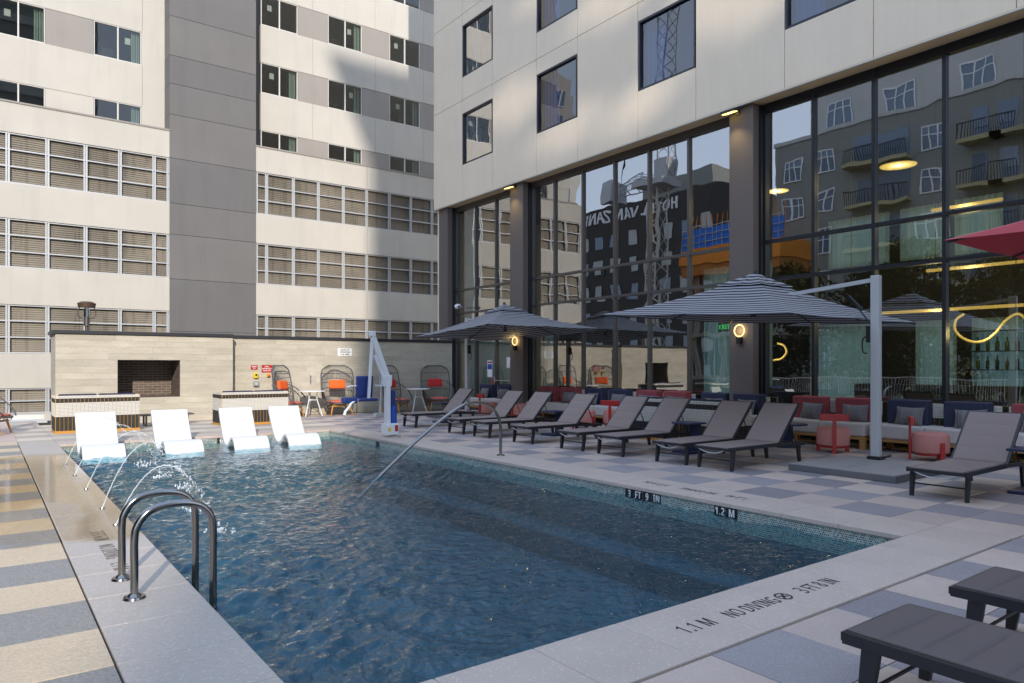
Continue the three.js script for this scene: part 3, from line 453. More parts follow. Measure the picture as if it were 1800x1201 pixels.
{
  const t = thing('neon_lamp', 'looping yellow neon tube lamp inside the right window', 'lamp', [14.6, 0, 0]);
  obj('light_tube', [tube([[2.46, -5.6], [2.36, -5.73], [2.18, -5.75], [2.03, -5.64], [1.94, -5.45], [1.96, -5.25], [2.1, -5.08], [2.3, -4.93], [2.41, -4.77], [2.36, -4.66], [2.2, -4.58], [2.05, -4.5], [2.0, -4.3]].map(([y, z]) => V(0, y, z)), 0.022, 80, 8)], glow(1, 0.6, 0.1, 0.9), t); obj('hanger', [rod(V(0, 2.41, -4.77), V(0, SOF - 0.06, -4.77), 0.006)], M.black, t); lampPoint(t, -0.15, 2.1, -5.2, 2);
  const u = thing('neon_lamp', 'short curved yellow neon lamp inside the window right of the sconce column', 'lamp', [14.2, 0, 0]); obj('light_tube', [tube([[2.0, -9.2], [1.95, -9.05], [1.8, -8.98], [1.66, -9.1], [1.62, -9.3]].map(([y, z]) => V(0, y, z)), 0.02, 32, 8)], glow(1, 0.6, 0.1, 0.9), u); obj('hanger', [rod(V(0, 2.0, -9.2), V(0, SOF - 0.06, -9.2), 0.006)], M.black, u); lampPoint(u, -0.12, 1.8, -9.15, 1);
  for (const [z, w] of [[-18.3, 'left'], [-18.0, 'right']]) { const p = thing('bulb_pendant', `${w} bare bulb pendant behind the glass door`, 'lamp', [13.95, 0, z], 0, 'bulb pendants behind the door'); obj('stem', [rod(V(0, 1.9, 0), V(0, 2.2, 0), 0.012), tube([V(0, 2.2, 0), V(0, 2.34, (w === 'left' ? 1 : -1) * 0.1), V(0, 2.3, (w === 'left' ? 1 : -1) * 0.15)], 0.012, 10, 6)], M.black, p); obj('bulb', [new THREE.SphereGeometry(0.045, 12, 8).translate(0, 1.86, 0)], glow(1, 0.7, 0.25, 2), p); lampPoint(p, 0, 1.78, 0, 0.4, 3); }
}
[[-17.35, 'far'], [-9.33, 'near']].forEach(([z, w]) => {
  const t = thing('ring_sconce', w === 'near' ? 'glowing ring sconce on the dark column behind the large umbrella' : 'small glowing ring sconce on the column above the left sofa', 'sconce', [XC - 0.06, 2.25, z], 0, 'ring sconces on the columns');
  obj('light_ring', [new THREE.TorusGeometry(0.125, 0.014, 8, 40).rotateY(PI / 2)], glow(1, 0.66, 0.3, 1.6), t); obj('mount', [bx(-0.05, 0.058, -0.28, -0.14, -0.05, 0.05, 0.006, 1)], M.black, t); lampPoint(t, -0.05, 0, 0, 0.25, 4);
});
[[-9.45, 'right'], [-17.45, 'left']].forEach(([z, w]) => {
  const t = thing('flood_light', `lit yellow floodlight under the soffit at the ${w === 'right' ? 'middle' : 'far'} column top`, 'light', [XC - 0.12, SOF - 0.1, z], 0, 'floodlights on the columns');
  obj('housing', [bx(-0.18, 0.06, -0.02, 0.04, -0.2, 0.14, 0.008, 1).rotateZ(0.25)], M.bronze, t); obj('light_lens', [bx(-0.16, 0.0, -0.035, -0.022, -0.17, 0.11).rotateZ(0.25)], glow(1, 0.72, 0.2, 4), t); obj('arm', [rod(V(0.02, 0.0, 0), V(0.12, -0.02, 0.05), 0.015), bx(0.08, 0.118, -0.07, 0.02, 0.02, 0.1)], M.bronze, t);
  const s = new THREE.SpotLight(C(1, 0.76, 0.35), 4, 9, 1.0, 0.6, 2); s.position.set(-0.12, -0.08, 0); s.target.position.set(-1.5, -6, 0); s.castShadow = true; t.add(s, s.target);
});
{
  const t = thing('security_camera', 'white dome security camera on the dark corner column', 'camera', [XC - 0.03, 3.52, -20.62]); obj('mount', [rod(V(0.3, 0, -0.2), V(0, 0, 0), 0.03)], M.galv, t); obj('body', [new THREE.CylinderGeometry(0.085, 0.085, 0.12, 20).rotateX(PI / 2).translate(-0.02, 0, 0), new THREE.SphereGeometry(0.085, 20, 12).translate(-0.02, 0, 0.06)], M.white, t); obj('lens', [new THREE.SphereGeometry(0.045, 14, 8).translate(-0.04, -0.01, 0.115)], M.black, t);
  const n = thing('door_notice', 'red, white and blue notice taped on the glass door', 'notice', [XF - 0.012, 1.4, -19.25]); obj('paper', [bx(-0.003, 0, -0.27, 0.27, -0.14, 0.14)], M.white, n); obj('blue_print', [bx(-0.005, -0.0032, -0.02, 0.15, -0.12, 0.12)], M.coverBlue, n); obj('red_print', [bx(-0.005, -0.0032, 0.18, 0.24, -0.12, 0.12)], M.red, n);
  const q = thing('door_notice', 'plain white paper notice on the glass beside the door pull', 'notice', [XF - 0.012, 1.6, -18.2]); obj('paper', [bx(-0.003, 0, -0.17, 0.17, -0.11, 0.11)], M.white, q);
  const e = thing('exit_sign', 'green lit exit sign inside the window left of the sconce column', 'sign', [14.6, 2.45, -10.9]); obj('housing', [bx(-0.02, 0.03, -0.11, 0.11, -0.18, 0.18, 0.006, 1)], M.black, e); obj('light_letters', [text('EXIT', 0.11, 0.004).rotateY(-PI / 2).translate(-0.021, 0, 0)], new THREE.MeshStandardMaterial({ color: C(0, 0.1, 0), emissive: C(0.05, 0.9, 0.2), emissiveIntensity: 0.9 }), e);
}

// ================= ACROSS THE STREET (seen mirrored in the glass) AND BEHIND THE CAMERA =================
function block(name, label, x0, x1, z0, z1, h, m, opt) {         // a building with window rows on its face towards the pool (+x)
  const t = thing(name, label, 'building'); obj('wall', [bx(x0, x1, -6, h, z0, z1)], m, t);
  const { y0 = 1, fh = 3.1, step = 3.2, ww = 1.5, wh = 1.6, off = 0.8, trim, glass, panes = 2 } = opt;
  for (let y = y0; y + wh < h - 0.5; y += fh) for (let z = z0 + off; z + ww < z1 - 0.3; z += step) {
    const w = obj('window', [bx(x1 - 0.02, x1 + 0.05, y, y + 0.08, z, z + ww), bx(x1 - 0.02, x1 + 0.05, y + wh - 0.08, y + wh, z, z + ww), ...Array.from({ length: panes + 1 }, (_, k) => bx(x1 - 0.02, x1 + 0.048, y + 0.08, y + wh - 0.08, z + k * (ww - 0.08) / panes, z + k * (ww - 0.08) / panes + 0.08))], trim, t);
    for (let k = 0; k < panes; k++) obj('window_pane', [bx(x1 - 0.03, x1 + 0.015, y + 0.08, y + wh - 0.08, z + k * (ww - 0.08) / panes + 0.08, z + (k + 1) * (ww - 0.08) / panes)], hash(Math.round(y * 7), Math.round(z * 9 + k), 4) > 0.6 ? M.blind : glass, w);
  }
  return t;
}
{
  const dark = sk(0.05, 0.047, 0.046, 0.85, tStain), grey = sk(0.25, 0.28, 0.27, 0.85, tStain), pale = sk(0.5, 0.54, 0.54, 0.85, tStain), olive = sk(0.42, 0.4, 0.24, 0.85, tStain), skyGlass = phys(0.1, 0.16, 0.24, 0.05, { ior: 1.8 });
  const d = block('brick_hotel', 'dark brick hotel with rooftop lettering across the street', -42, -30, -66, -43.5, 19.4, dark, { y0: 0.2, fh: 2.9, step: 2.5, ww: 1.4, wh: 1.7, trim: M.frame, glass: skyGlass, panes: 1 });
  obj('lettering', [text('HOTEL VAN ZANDT', 1.25, 0.08).rotateY(PI / 2).translate(-29.98, 18.3, -55.5)], M.white, d); obj('plant_room', [bx(-40, -33, 19.4, 22, -56, -46)], grey, d);
  const tw = block('cream_tower', 'tall cream tower with green window strips far behind the parking building', -36, -24, -86, -70, 39, M.cream, { y0: 2, fh: 3.1, step: 3.4, ww: 1.9, wh: 1.9, trim: M.white, glass: skyGlass });
  for (let y = 4; y < 36; y += 3.1) for (let x = -34.5; x < -25.5; x += 3) { const w = obj('window', [bx(x, x + 1.7, y, y + 2, -70.02, -69.94)], skyGlass, tw); obj('window_frame', [bx(x + 0.8, x + 0.9, y, y + 2, -69.94, -69.88), bx(x, x + 1.7, y - 0.1, y, -69.96, -69.85)], M.white, w); }
  const ap = thing('apartment_building', 'grey apartment building with balconies and white gridded windows across the street', 'building');
  const wallA = obj('wall', [bx(-39, -25, -6, 19.3, -34, 1)], grey, ap); obj('upper_storey', [bx(-39, -27, 19.3, 26, -32, 1)], pale, ap); obj('cornice', [bx(-39, -24.9, 19.3, 19.6, -34.1, 1.1)], pale, ap); obj('roof_edge', [bx(-39.1, -26.8, 26, 26.3, -32.1, 1.1)], pale, ap);
  const grid = (x, y, z, w, h) => { const o = obj('window', [bx(x, x + 0.03, y, y + h, z, z + w)], skyGlass, ap); const f = [bx(x + 0.03, x + 0.08, y, y + 0.09, z, z + w), bx(x + 0.03, x + 0.08, y + h - 0.09, y + h, z, z + w), bx(x + 0.03, x + 0.07, y + h * 0.62, y + h * 0.62 + 0.07, z, z + w)]; for (let k = 0; k < 4; k++) f.push(bx(x + 0.031, x + 0.078, y, y + h, z + k * (w - 0.09) / 3, z + k * (w - 0.09) / 3 + 0.09)); obj('window_frame', f, M.white, o); };
  for (let y = 1.2; y < 18; y += 3.0) {
    for (const z of [-33.2, -30.6, -22.6, -15.2, -12.4, -9.4, -6.2, -3.2]) grid(-25, y, z, 1.8, 1.7);
    for (const z of [-27.4, -20, -18.2]) { const b = obj('balcony', [bx(-25.5, -23.9, y - 0.35, y - 0.1, z, z + (z === -27.4 ? 4.2 : 2.6))], olive, ap); const L = z === -27.4 ? 4.2 : 1.6, f = []; for (let k = 0; k <= L / 0.16; k++) f.push(bx(-23.95, -23.91, y - 0.1, y + 0.85, z + k * 0.16, z + k * 0.16 + 0.03)); f.push(bx(-23.97, -23.9, y + 0.85, y + 0.92, z, z + L)); obj('railing', f, M.frame, b); obj('balcony_door', [bx(-25, -24.97, y - 0.1, y + 2, z + 0.4, z + L - 0.2)], skyGlass, ap); }
  }
  for (const y of [20.2, 23.2]) for (const z of [-30.5, -26, -21, -16, -11, -6]) grid(-27, y, z, 2.2, 1.9);
  // building site
  const st = thing('building_site', 'concrete frame under construction with orange and blue formwork across the street', 'building');
  const orangeP = std(0.85, 0.27, 0.02, 0.7), blueP = std(0.03, 0.2, 0.75, 0.6), concP = sk(0.3, 0.29, 0.26, 0.9, tConc);
  for (let k = 0; k < 4; k++) { const y = 0.5 + k * 3.4; obj('floor_slab', [bx(-33, -21.5, y, y + 0.3, -40, -31)], concP, st); for (let c = 0; c < 4; c++) for (const x of [-22.3, -28]) if (k < 3) obj('concrete_column', [bx(x - 0.25, x + 0.25, y + 0.3, y + 3.4, -39.5 + c * 2.6, -39 + c * 2.6)], concP, st); const s = []; for (let z = -39.8; z < -31; z += 0.55) s.push(rod(V(-21.7, y + 0.3, z), V(-21.7, y + 3.3, z + (k % 2 ? 0.2 : -0.2)), 0.035, 0.035, 5)); obj('shoring', s, k > 1 ? orangeP : M.galv, st); }
  obj('formwork', [bx(-33, -21.2, 9.9, 11.3, -40.3, -30.8)], orangeP, st); obj('formwork', [bx(-33, -21.35, 9.0, 9.88, -40.2, -30.9)], std(0.5, 0.17, 0.03, 0.8), st);
  { const s = []; for (let z = -40.2; z < -30.8; z += 0.6) s.push(rod(V(-21.3, 11.3, z), V(-21.3, 13.1, z), 0.03, 0.03, 5)); for (const y of [11.8, 12.4, 13]) s.push(bx(-21.33, -21.27, y, y + 0.05, -40.2, -30.8)); obj('guard_rail', s, M.galv, st); obj('safety_screen', [bx(-21.42, -21.38, 11.3, 12.9, -40.2, -30.8)], blueP, st); }
  obj('green_sheeting', [bx(-24, -23.95, 0.8, 9.5, -34.5, -33)], std(0.2, 0.4, 0.12, 0.8), st);
  // tower crane
  const cr = thing('tower_crane', 'lattice tower crane with raised jib at the building site', 'crane', [-20, 0, -42]);
  const lattice = (a, b, w, n, r) => { const g = [], d = b.clone().sub(a), f = d.clone().normalize(), s = f.clone().cross(Math.abs(f.y) > 0.9 ? V(1, 0, 0) : V(0, 1, 0)).normalize(), u = s.clone().cross(f), c = [[1, 1], [1, -1], [-1, -1], [-1, 1]].map(([p, q]) => s.clone().multiplyScalar(p * w / 2).add(u.clone().multiplyScalar(q * w / 2))); for (const o of c) g.push(rod(a.clone().add(o), b.clone().add(o), r, r, 5)); for (let i = 0; i < n; i++) for (let k = 0; k < 4; k++) { const p = a.clone().addScaledVector(d, i / n).add(c[k]), q = a.clone().addScaledVector(d, (i + 1) / n).add(c[(k + 1) % 4]); g.push(rod(p, q, r * 0.6, r * 0.6, 4)); } return g; };
  obj('mast', lattice(V(0, -6, 0), V(0, 17, 0), 1.3, 18, 0.09), M.offwhite, cr); obj('slewing_deck', [bx(-1.3, 1.3, 17, 17.5, -1.6, 1.6), bx(-0.8, 0.8, 17.5, 19.2, 0.4, 1.6)], M.galv, cr); obj('counter_jib', [...lattice(V(0, 17.8, -1), V(-1, 17.8, -6), 1.1, 5, 0.06), bx(-1.7, 0.3, 16.6, 18.6, -6.4, -5)], M.galv, cr); obj('jib', lattice(V(0, 17.6, 1), V(3, 38, 5), 1.1, 22, 0.06), M.galv, cr); obj('cable', [rod(V(-0.5, 18.5, -5), V(3, 38, 5), 0.03, 0.03, 4)], M.frame, cr);
  // unseen tower behind the camera, its outline shaped to shade the deck and hotel
  const hr = thing('unseen_high_rise', 'unseen high-rise tower behind the viewer, shaped to shade the deck and hotel', 'building');
  obj('lower_block', [bx(-27.75, -16, -6, 35, 60.2, 78)], grey, hr); obj('lower_block', [bx(-26.4, -16, 35, 41, 60.2, 78)], grey, hr); obj('main_block', [bx(-15.99, 14, -6, 61.9, 60.2, 78)], grey, hr);
  { // unseen screen, its slanted slots shaped to throw sun patches on the hotel front
    const sh = new THREE.Shape([[-26.4, 41.002], [-15.995, 41.002], [-15.995, 61.9], [-27.7, 61.9], [-25.45, 57], [-25.45, 46.5], [-26.4, 46.5]].map(([x, y]) => new THREE.Vector2(x, y)));
    for (const [x, y, w, h] of [[-21.3, 47.6, 0.5, 1.9], [-20.2, 45.0, 0.45, 1.6], [-20.6, 49.8, 0.42, 1.3], [-19.35, 46.9, 0.5, 1.9], [-19.0, 43.5, 0.55, 1.2], [-17.9, 43.7, 0.5, 2.5]]) { const k = h * 0.28; sh.holes.push(new THREE.Path([[x - w / 2 - k, y + h / 2], [x + w / 2 - k, y + h / 2], [x + w / 2 + k, y - h / 2], [x - w / 2 + k, y - h / 2]].map(([p, q]) => new THREE.Vector2(p, q)))); }
    obj('unseen_slot_screen', [new THREE.ExtrudeGeometry(sh, { depth: 0.2, bevelEnabled: false }).translate(0, 0, 60.3)], grey, hr);
  }
  for (let y = 0; y < 60; y += 3.4) obj('floor_band', [bx(y < 41 ? -25.4 : -15.9, 14.05, y, y + 1.2, 59.9, 60.19)], pale, hr);
}
// lawn, fence and trees left of the pool
stuff(tag(obj('ground_cover', [bx(-24, -4.3, -0.5, -0.15, -26, 6)], sk(0.05, 0.085, 0.025, 0.95, tPlaster)), 'low green ground cover between fence and trees', 'plants'));
{
  const f = thing('picket_fence', 'black metal picket fence along the far side of the sunny deck', 'fence', [-3.4, 0, 0]); for (let z = -23; z <= 10; z += 2.75) obj('post', [bx(-0.03, 0.03, -0.05, 1.0, z - 0.03, z + 0.03)], M.galv, f); obj('rail', [bx(-0.025, 0.025, 0.95, 1.0, -23, 10)], M.galv, f); obj('rail', [bx(-0.02, 0.02, 0.08, 0.12, -23, 10)], M.galv, f); const s = []; for (let z = -22.9; z < 10; z += 0.11) s.push(bx(-0.008, 0.008, 0.12, 0.95, z, z + 0.016)); stuff(obj('pickets', s, M.galv, f));
  const leafM = [[0.2, 0.23, 0.05], [0.32, 0.32, 0.09]].map(([r, g, b]) => phys(r / K, g / K, b / K, 0.92, { map: tPlaster, transmission: 0.4, thickness: 0 })); leafM.forEach((m) => (m.side = THREE.DoubleSide)); const bark = sk(0.12, 0.09, 0.06, 0.95, tConc);
  const spots = [[-9, -22, 7.2], [-10.5, -18.5, 6.6], [-8.6, -15.6, 7.4], [-10, -12.4, 6.4], [-8.4, -9.6, 7.2], [-10.2, -6.8, 7.6], [-8.8, -3.6, 7.0], [-10, 0, 7.4]];
  spots.forEach(([x, z, h], i) => {
    const t = thing('evergreen_tree', `dense green tree, ${ORD[i]} in the row beyond the fence counted from the parking building`, 'tree', [x, -0.3, z], 0, 'trees beyond the fence');
    const lim = [rod(V(0, -0.3, 0), V(0.1, h * 0.5, 0), 0.16, 0.1)]; for (let k = 0; k < 7; k++) { const a = k * 2.4, y = h * (0.15 + 0.07 * k); lim.push(rod(V(0, y, 0), V(Math.cos(a) * 1.2, y + 1, Math.sin(a) * 1.2), 0.06, 0.02, 5)); } obj('trunk', lim, bark, t);
    for (let q = 0; q < 2; q++) {
      const n = 4200, pos = new Float32Array(n * 18), nor = new Float32Array(n * 18), uv = new Float32Array(n * 12), cl = []; for (let k = 0; k < 40; k++) { const a = rr(0, 6.28), y = rr(0.06, 1), w = 1.95 * Math.sqrt(Math.max(0.05, 1 - Math.pow(y * 1.7 - 0.75, 2))); cl.push([Math.cos(a) * w * rr(0.4, 1), y * h, Math.sin(a) * w * rr(0.4, 1), rr(0.4, 0.85)]); }
      for (let k = 0; k < n; k++) { const c = cl[k % 40], p = V(rr(-1, 1), rr(-1, 1), rr(-1, 1)).normalize().multiplyScalar(c[3] * Math.cbrt(rr(0.25, 1))).add(V(c[0], c[1], c[2])), u = V(rr(-1, 1), rr(-1, 1), rr(-1, 1)).normalize(), w = u.clone().cross(V(rr(-1, 1), rr(-1, 1), rr(-1, 1))).normalize(), nn = u.clone().cross(w).normalize(), L = rr(0.09, 0.16), P = [p.clone().addScaledVector(u, -L), p.clone().addScaledVector(w, L * 0.45), p.clone().addScaledVector(u, L), p.clone().addScaledVector(w, -L * 0.45)]; [0, 1, 2, 0, 2, 3].forEach((m, e) => { P[m].toArray(pos, k * 18 + e * 3); nn.toArray(nor, k * 18 + e * 3); uv[k * 12 + e * 2] = p.x + m * 0.1; uv[k * 12 + e * 2 + 1] = p.y; }); }
      const g = new THREE.BufferGeometry(); g.setAttribute('position', new THREE.BufferAttribute(pos, 3)); g.setAttribute('normal', new THREE.BufferAttribute(nor, 3)); g.setAttribute('uv', new THREE.BufferAttribute(uv, 2)); stuff(obj('crown', g, leafM[q], t));
    }
  });
}

// ================= FURNITURE =================
// --- sun loungers: local +x runs from foot to head, z across; origin on the ground between the foot legs ---
function makeLounger(label, near = false) {
  const t = thing('sun_lounger', label, 'sun lounger', [0, 0, 0], 0, 'charcoal sun loungers');
  const W = 0.3, SY = 0.33, x0 = -0.12, hx = 1.1, x1 = 1.78;
  for (const s of [-1, 1]) obj('side_rail', [bar(V(x0, SY - 0.02, s * W), V(hx, SY - 0.02, s * W), 0.026, 0.05), bar(V(hx, SY - 0.02, s * W), V(x1, SY - 0.05, s * W), 0.026, 0.045)], M.charcoal, t);
  obj('foot_rail', [bx(x0 - 0.015, x0 + 0.012, SY - 0.04, SY + 0.0, -W, W, 0.005, 1)], M.charcoal, t); obj('head_rail', [bx(x1 - 0.03, x1, SY - 0.07, SY - 0.03, -W, W)], M.charcoal, t);
  const leg = (x, s, lean) => { const sh = new THREE.Shape(); sh.moveTo(-0.035, SY - 0.03); sh.lineTo(0.035, SY - 0.03); sh.quadraticCurveTo(0.028 + lean * 0.3, SY * 0.5, 0.02 + lean, 0); sh.lineTo(-0.022 + lean, 0); sh.quadraticCurveTo(-0.04 + lean * 0.3, SY * 0.5, -0.035, SY - 0.03); return new THREE.ExtrudeGeometry(sh, { depth: 0.03, bevelEnabled: true, bevelSize: 0.003, bevelThickness: 0.003, bevelSegments: 1, curveSegments: 6 }).translate(x, 0.003, s * (W - 0.012) - 0.015); };
  for (const s of [-1, 1]) { obj('leg', leg(0, s, -0.035), M.charcoal, t); obj('leg', leg(1.62, s, 0.04), M.charcoal, t); }
  obj('cross_bar', [rod(V(0.02, 0.14, -W + 0.02), V(0.02, 0.14, W - 0.02), 0.009)], M.charcoal, t);
  const quilt = (len, nseg) => { const nx = nseg * 16, g = new THREE.BoxGeometry(len, 0.022, 2 * W - 0.03, nx, 1, 12), p = g.attributes.position; for (let i = 0; i < p.count; i++) { const u = (p.getX(i) / len + 0.5) * nseg, b = Math.pow(Math.abs(Math.sin(u * PI)), near ? 0.42 : 0.45); if (p.getY(i) > 0) p.setY(i, p.getY(i) - 0.002 + (near ? 0.017 : 0.009) * b * (1 - Math.pow(Math.abs(p.getZ(i)) / (W - 0.015), 8)) - 0.006 * (1 - Math.pow(p.getZ(i) / (W - 0.015), 2))); } g.computeVertexNormals(); return uvm(g); };
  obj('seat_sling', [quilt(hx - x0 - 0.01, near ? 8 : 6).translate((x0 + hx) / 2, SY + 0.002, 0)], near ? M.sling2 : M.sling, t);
  const bl = 0.78, ang = 0.83, back = new THREE.Group(); back.name = 'backrest'; t.add(back); back.position.set(hx, SY - 0.005, 0); back.rotation.z = ang;
  obj('back_sling', [quilt(bl - 0.02, 4).translate(bl / 2, 0.012, 0)], M.sling, back);
  for (const s of [-1, 1]) obj('back_rail', [bx(0, bl, -0.016, 0.014, s * W - 0.013, s * W + 0.013)], M.charcoal, back); obj('top_rail', [bx(bl - 0.02, bl + 0.006, -0.014, 0.014, -W, W)], M.charcoal, back);
  const top = V(hx + Math.cos(ang) * 0.48, SY + Math.sin(ang) * 0.48, 0); for (const s of [-1, 1]) obj('back_strut', [rod(V(top.x, top.y, s * (W - 0.05)), V(1.62, SY - 0.03, s * (W - 0.05)), 0.009)], M.charcoal, t);
  obj('pull_strap', [tube([V(x0 - 0.005, SY - 0.03, -0.24), V(x0 - 0.012, SY - 0.075, -0.1), V(x0 - 0.012, SY - 0.082, 0.08), V(x0 - 0.005, SY - 0.03, 0.24)], 0.008, 16, 5)], M.galv, t);
  return t;
}
{
  const spec = [[8.4, -15.45, 'farthest sun lounger, beside the pool lift and small side table'], [8.42, -13.36, 'sun lounger under the far striped umbrella, left of a close pair'], [8.43, -12.37, 'sun lounger behind the curved pool handrail, right of a close pair'], [8.44, -10.96, 'lone sun lounger standing right of the curved handrail'], [8.46, -9.55, 'sun lounger in the middle of the row, left of a close pair'], [8.48, -8.6, 'sun lounger in the middle of the row, right of a close pair'], [8.52, -7.32, 'sun lounger with a navy side table behind it, left of the nearest pair'], [8.54, -6.52, 'sun lounger nearest the large umbrella base'], [8.67, -3.57, 'sun lounger at the right edge in front of the large umbrella base']];
  const a = makeLounger(spec[0][2]); a.position.set(spec[0][0], 0, spec[0][1]); a.rotation.y = 0.012;
  spec.slice(1).forEach(([x, z, l], i) => dup(a, [x, 0, z], [0.01, -0.015, 0.006, 0, -0.01, 0.008, -0.004, 0.012][i], l));
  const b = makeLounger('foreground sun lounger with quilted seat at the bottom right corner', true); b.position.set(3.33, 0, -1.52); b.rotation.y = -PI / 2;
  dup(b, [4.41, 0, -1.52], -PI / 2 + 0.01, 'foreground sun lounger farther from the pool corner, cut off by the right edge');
}
// --- umbrellas ---
function makeUmbrella(label, m, S, cx, cz, hem, rise, tilt, pole, poleTop, group, base) {
  const t = thing('cantilever_umbrella', label, 'umbrella', [0, 0, 0], 0, group);
  const hub = new THREE.Group(); hub.name = 'canopy_assembly'; hub.position.set(cx, hem, cz); hub.rotation.x = tilt; t.add(hub);
  const prof = (q) => rise * (1 - q) + 0.0 - 0.1 * Math.sin(q * PI) * rise;           // q = 0 apex .. 1 hem
  const tent = (q0, q1, lift, S2) => {
    const N = 40, pos = [], uv = [], idx = []; const f = (i) => -1 + 2 * i / N;
    for (let j = 0; j <= N; j++) for (let i = 0; i <= N; i++) { const u = f(i), v = f(j), q = Math.max(Math.abs(u), Math.abs(v)), a = Math.atan2(v, u), sag = 0.018 * q * (1 - q * 0.2) * Math.pow(Math.abs(Math.sin(a * 4)), 0.9) + 0.03 * q * Math.abs(Math.sin(a * 4)) * (q > 0.97 ? 0 : 1) * 0; const e = q0 + (q1 - q0) * q; const pull = 1 - 0.012 * q * Math.pow(Math.abs(Math.sin(a * 4)), 0.8); pos.push(u * S2 * (q > 0.9 ? pull : 1), prof(e) + lift - sag, v * S2 * (q > 0.9 ? pull : 1)); uv.push((Math.abs(u) > Math.abs(v) ? v : u) * S2, q * S2); }
    for (let j = 0; j < N; j++) for (let i = 0; i < N; i++) { const a = j * (N + 1) + i, b = a + 1, c = a + N + 1, d = c + 1; if ((f(i) + f(i + 1)) * (f(j) + f(j + 1)) > 0) idx.push(a, c, d, a, d, b); else idx.push(a, c, b, b, c, d); }
    const g = new THREE.BufferGeometry(); g.setAttribute('position', new THREE.Float32BufferAttribute(pos, 3)); g.setAttribute('uv', new THREE.Float32BufferAttribute(uv, 2)); g.setIndex(idx); g.computeVertexNormals(); return g;
  };
  obj('canopy', tent(0, 1, 0, S), m, hub); obj('vent_cap', tent(0, 0.24, 0.045, S * 0.24), m, hub); obj('finial', [new THREE.CylinderGeometry(0.03, 0.04, 0.04, 12).translate(0, rise + 0.06, 0)], M.charcoal, hub);
  const hy = 0.1; obj('hub', [new THREE.CylinderGeometry(0.05, 0.05, 0.12, 12).translate(0, hy, 0), rod(V(0, hy, 0), V(0, rise - 0.02, 0), 0.018)], M.charcoal, hub);
  for (let k = 0; k < 8; k++) { const a = k * PI / 4, r = k % 2 ? S * Math.SQRT2 : S, e = V(Math.cos(a) * r * 0.985, 0.0, Math.sin(a) * r * 0.985), p0 = V(0, rise - 0.06, 0), mid = p0.clone().lerp(e, 0.42); mid.y = prof(0.42) - 0.05; e.y = -0.02; const rb = obj('rib', [rod(p0, mid, 0.011), rod(mid, e, 0.011)], M.charcoal, hub); obj('strut', [rod(V(Math.cos(a) * 0.05, hy, Math.sin(a) * 0.05), mid, 0.01)], M.alu, hub); }
  const [px, pz] = pole, up = V(cx, hem + 0.3, cz);
  obj('pole', [bx(px - 0.05, px + 0.05, base ? 0.1 : 0.02, poleTop, pz - 0.065, pz + 0.065, 0.012, 1)], M.polepaint, t);
  obj('arm', [bar(V(px, poleTop - 0.06, pz), up, 0.045, 0.06)], M.polepaint, t); const toC = V(cx - px, 0, cz - pz).normalize();
  obj('gas_strut', [rod(V(px, poleTop - 0.75, pz).addScaledVector(toC, 0.06), V(px, poleTop - 0.28, pz).lerp(up.clone(), 0.2), 0.012), rod(V(px, poleTop - 0.5, pz).addScaledVector(toC, 0.2), V(px, poleTop - 0.28, pz).lerp(up.clone(), 0.2), 0.02)], M.charcoal, t);
  obj('crank', [bx(px - 0.05, px + 0.05, 1.85, 2.1, pz + (toC.z < 0 ? -0.13 : 0.066), pz + (toC.z < 0 ? -0.066 : 0.13), 0.008, 1), tube([V(px, 1.95, pz + toC.z * 0.12), V(px, 1.9, pz + toC.z * 0.2), V(px, 1.72, pz + toC.z * 0.2), V(px, 1.68, pz + toC.z * 0.14)], 0.012, 16, 6)], M.black, t);
  obj('foot_clamp', [bx(px - 0.09, px + 0.09, base ? 0.1 : 0.02, base ? 0.15 : 0.07, pz - 0.1, pz + 0.1, 0.01, 1), rod(V(px + 0.05, 0.13, pz + 0.08), V(px + 0.2, 0.15, pz + 0.12), 0.016)], M.black, t);
  if (base) { const [bx0, bx1, bz0, bz1] = base, hx = (bx0 + bx1) / 2, hz = (bz0 + bz1) / 2, o = obj('base', [bx(bx0, bx1, 0.005, 0.085, bz0, bz1, 0.004, 1)], M.basegrey, t); for (const [a, b, c, d] of [[bx0, hx, bz0, hz], [hx, bx1, bz0, hz], [bx0, hx, hz, bz1], [hx, bx1, hz, bz1]]) obj('ballast_slab', [bx(a + 0.006, b - 0.006, 0.086, 0.1, c + 0.006, d - 0.006, 0.003, 1)], M.ballast, o); }
  return t;
}
makeUmbrella('large navy and white striped umbrella over the right loungers', M.canopy, 1.86, 10.55, -7.3, 2.3, 0.74, 0.05, [10.72, -5.3], 2.85, 'striped umbrellas', [9.3, 10.85, -5.85, -4.35].map((v, i) => v + [0, 0, 0.2, 0.2][i] * 0));
makeUmbrella('navy and white striped umbrella nearest the concrete wall', M.canopy, 1.84, 11.5, -15.8, 2.4, 0.76, -0.055, [11.43, -17.6], 2.9, 'striped umbrellas', [10.4, 12.0, -18.2, -16.7]);
{ const r = makeUmbrella('crimson umbrella corner entering at the right edge', M.canopyRed, 1.5, 8.25, -1.25, 2.6, 0.7, 0, [8.25, 0.7], 3.1, undefined, [7.5, 9, 0.2, 1.6]); obj('printed_mark', [text('O', 0.3, 0.002, 1.3).rotateX(-PI / 2).rotateY(PI / 2).rotateZ(0.437).translate(-1.02, 0.175, -0.72)], M.white, r.getObjectByName('canopy_assembly')); }
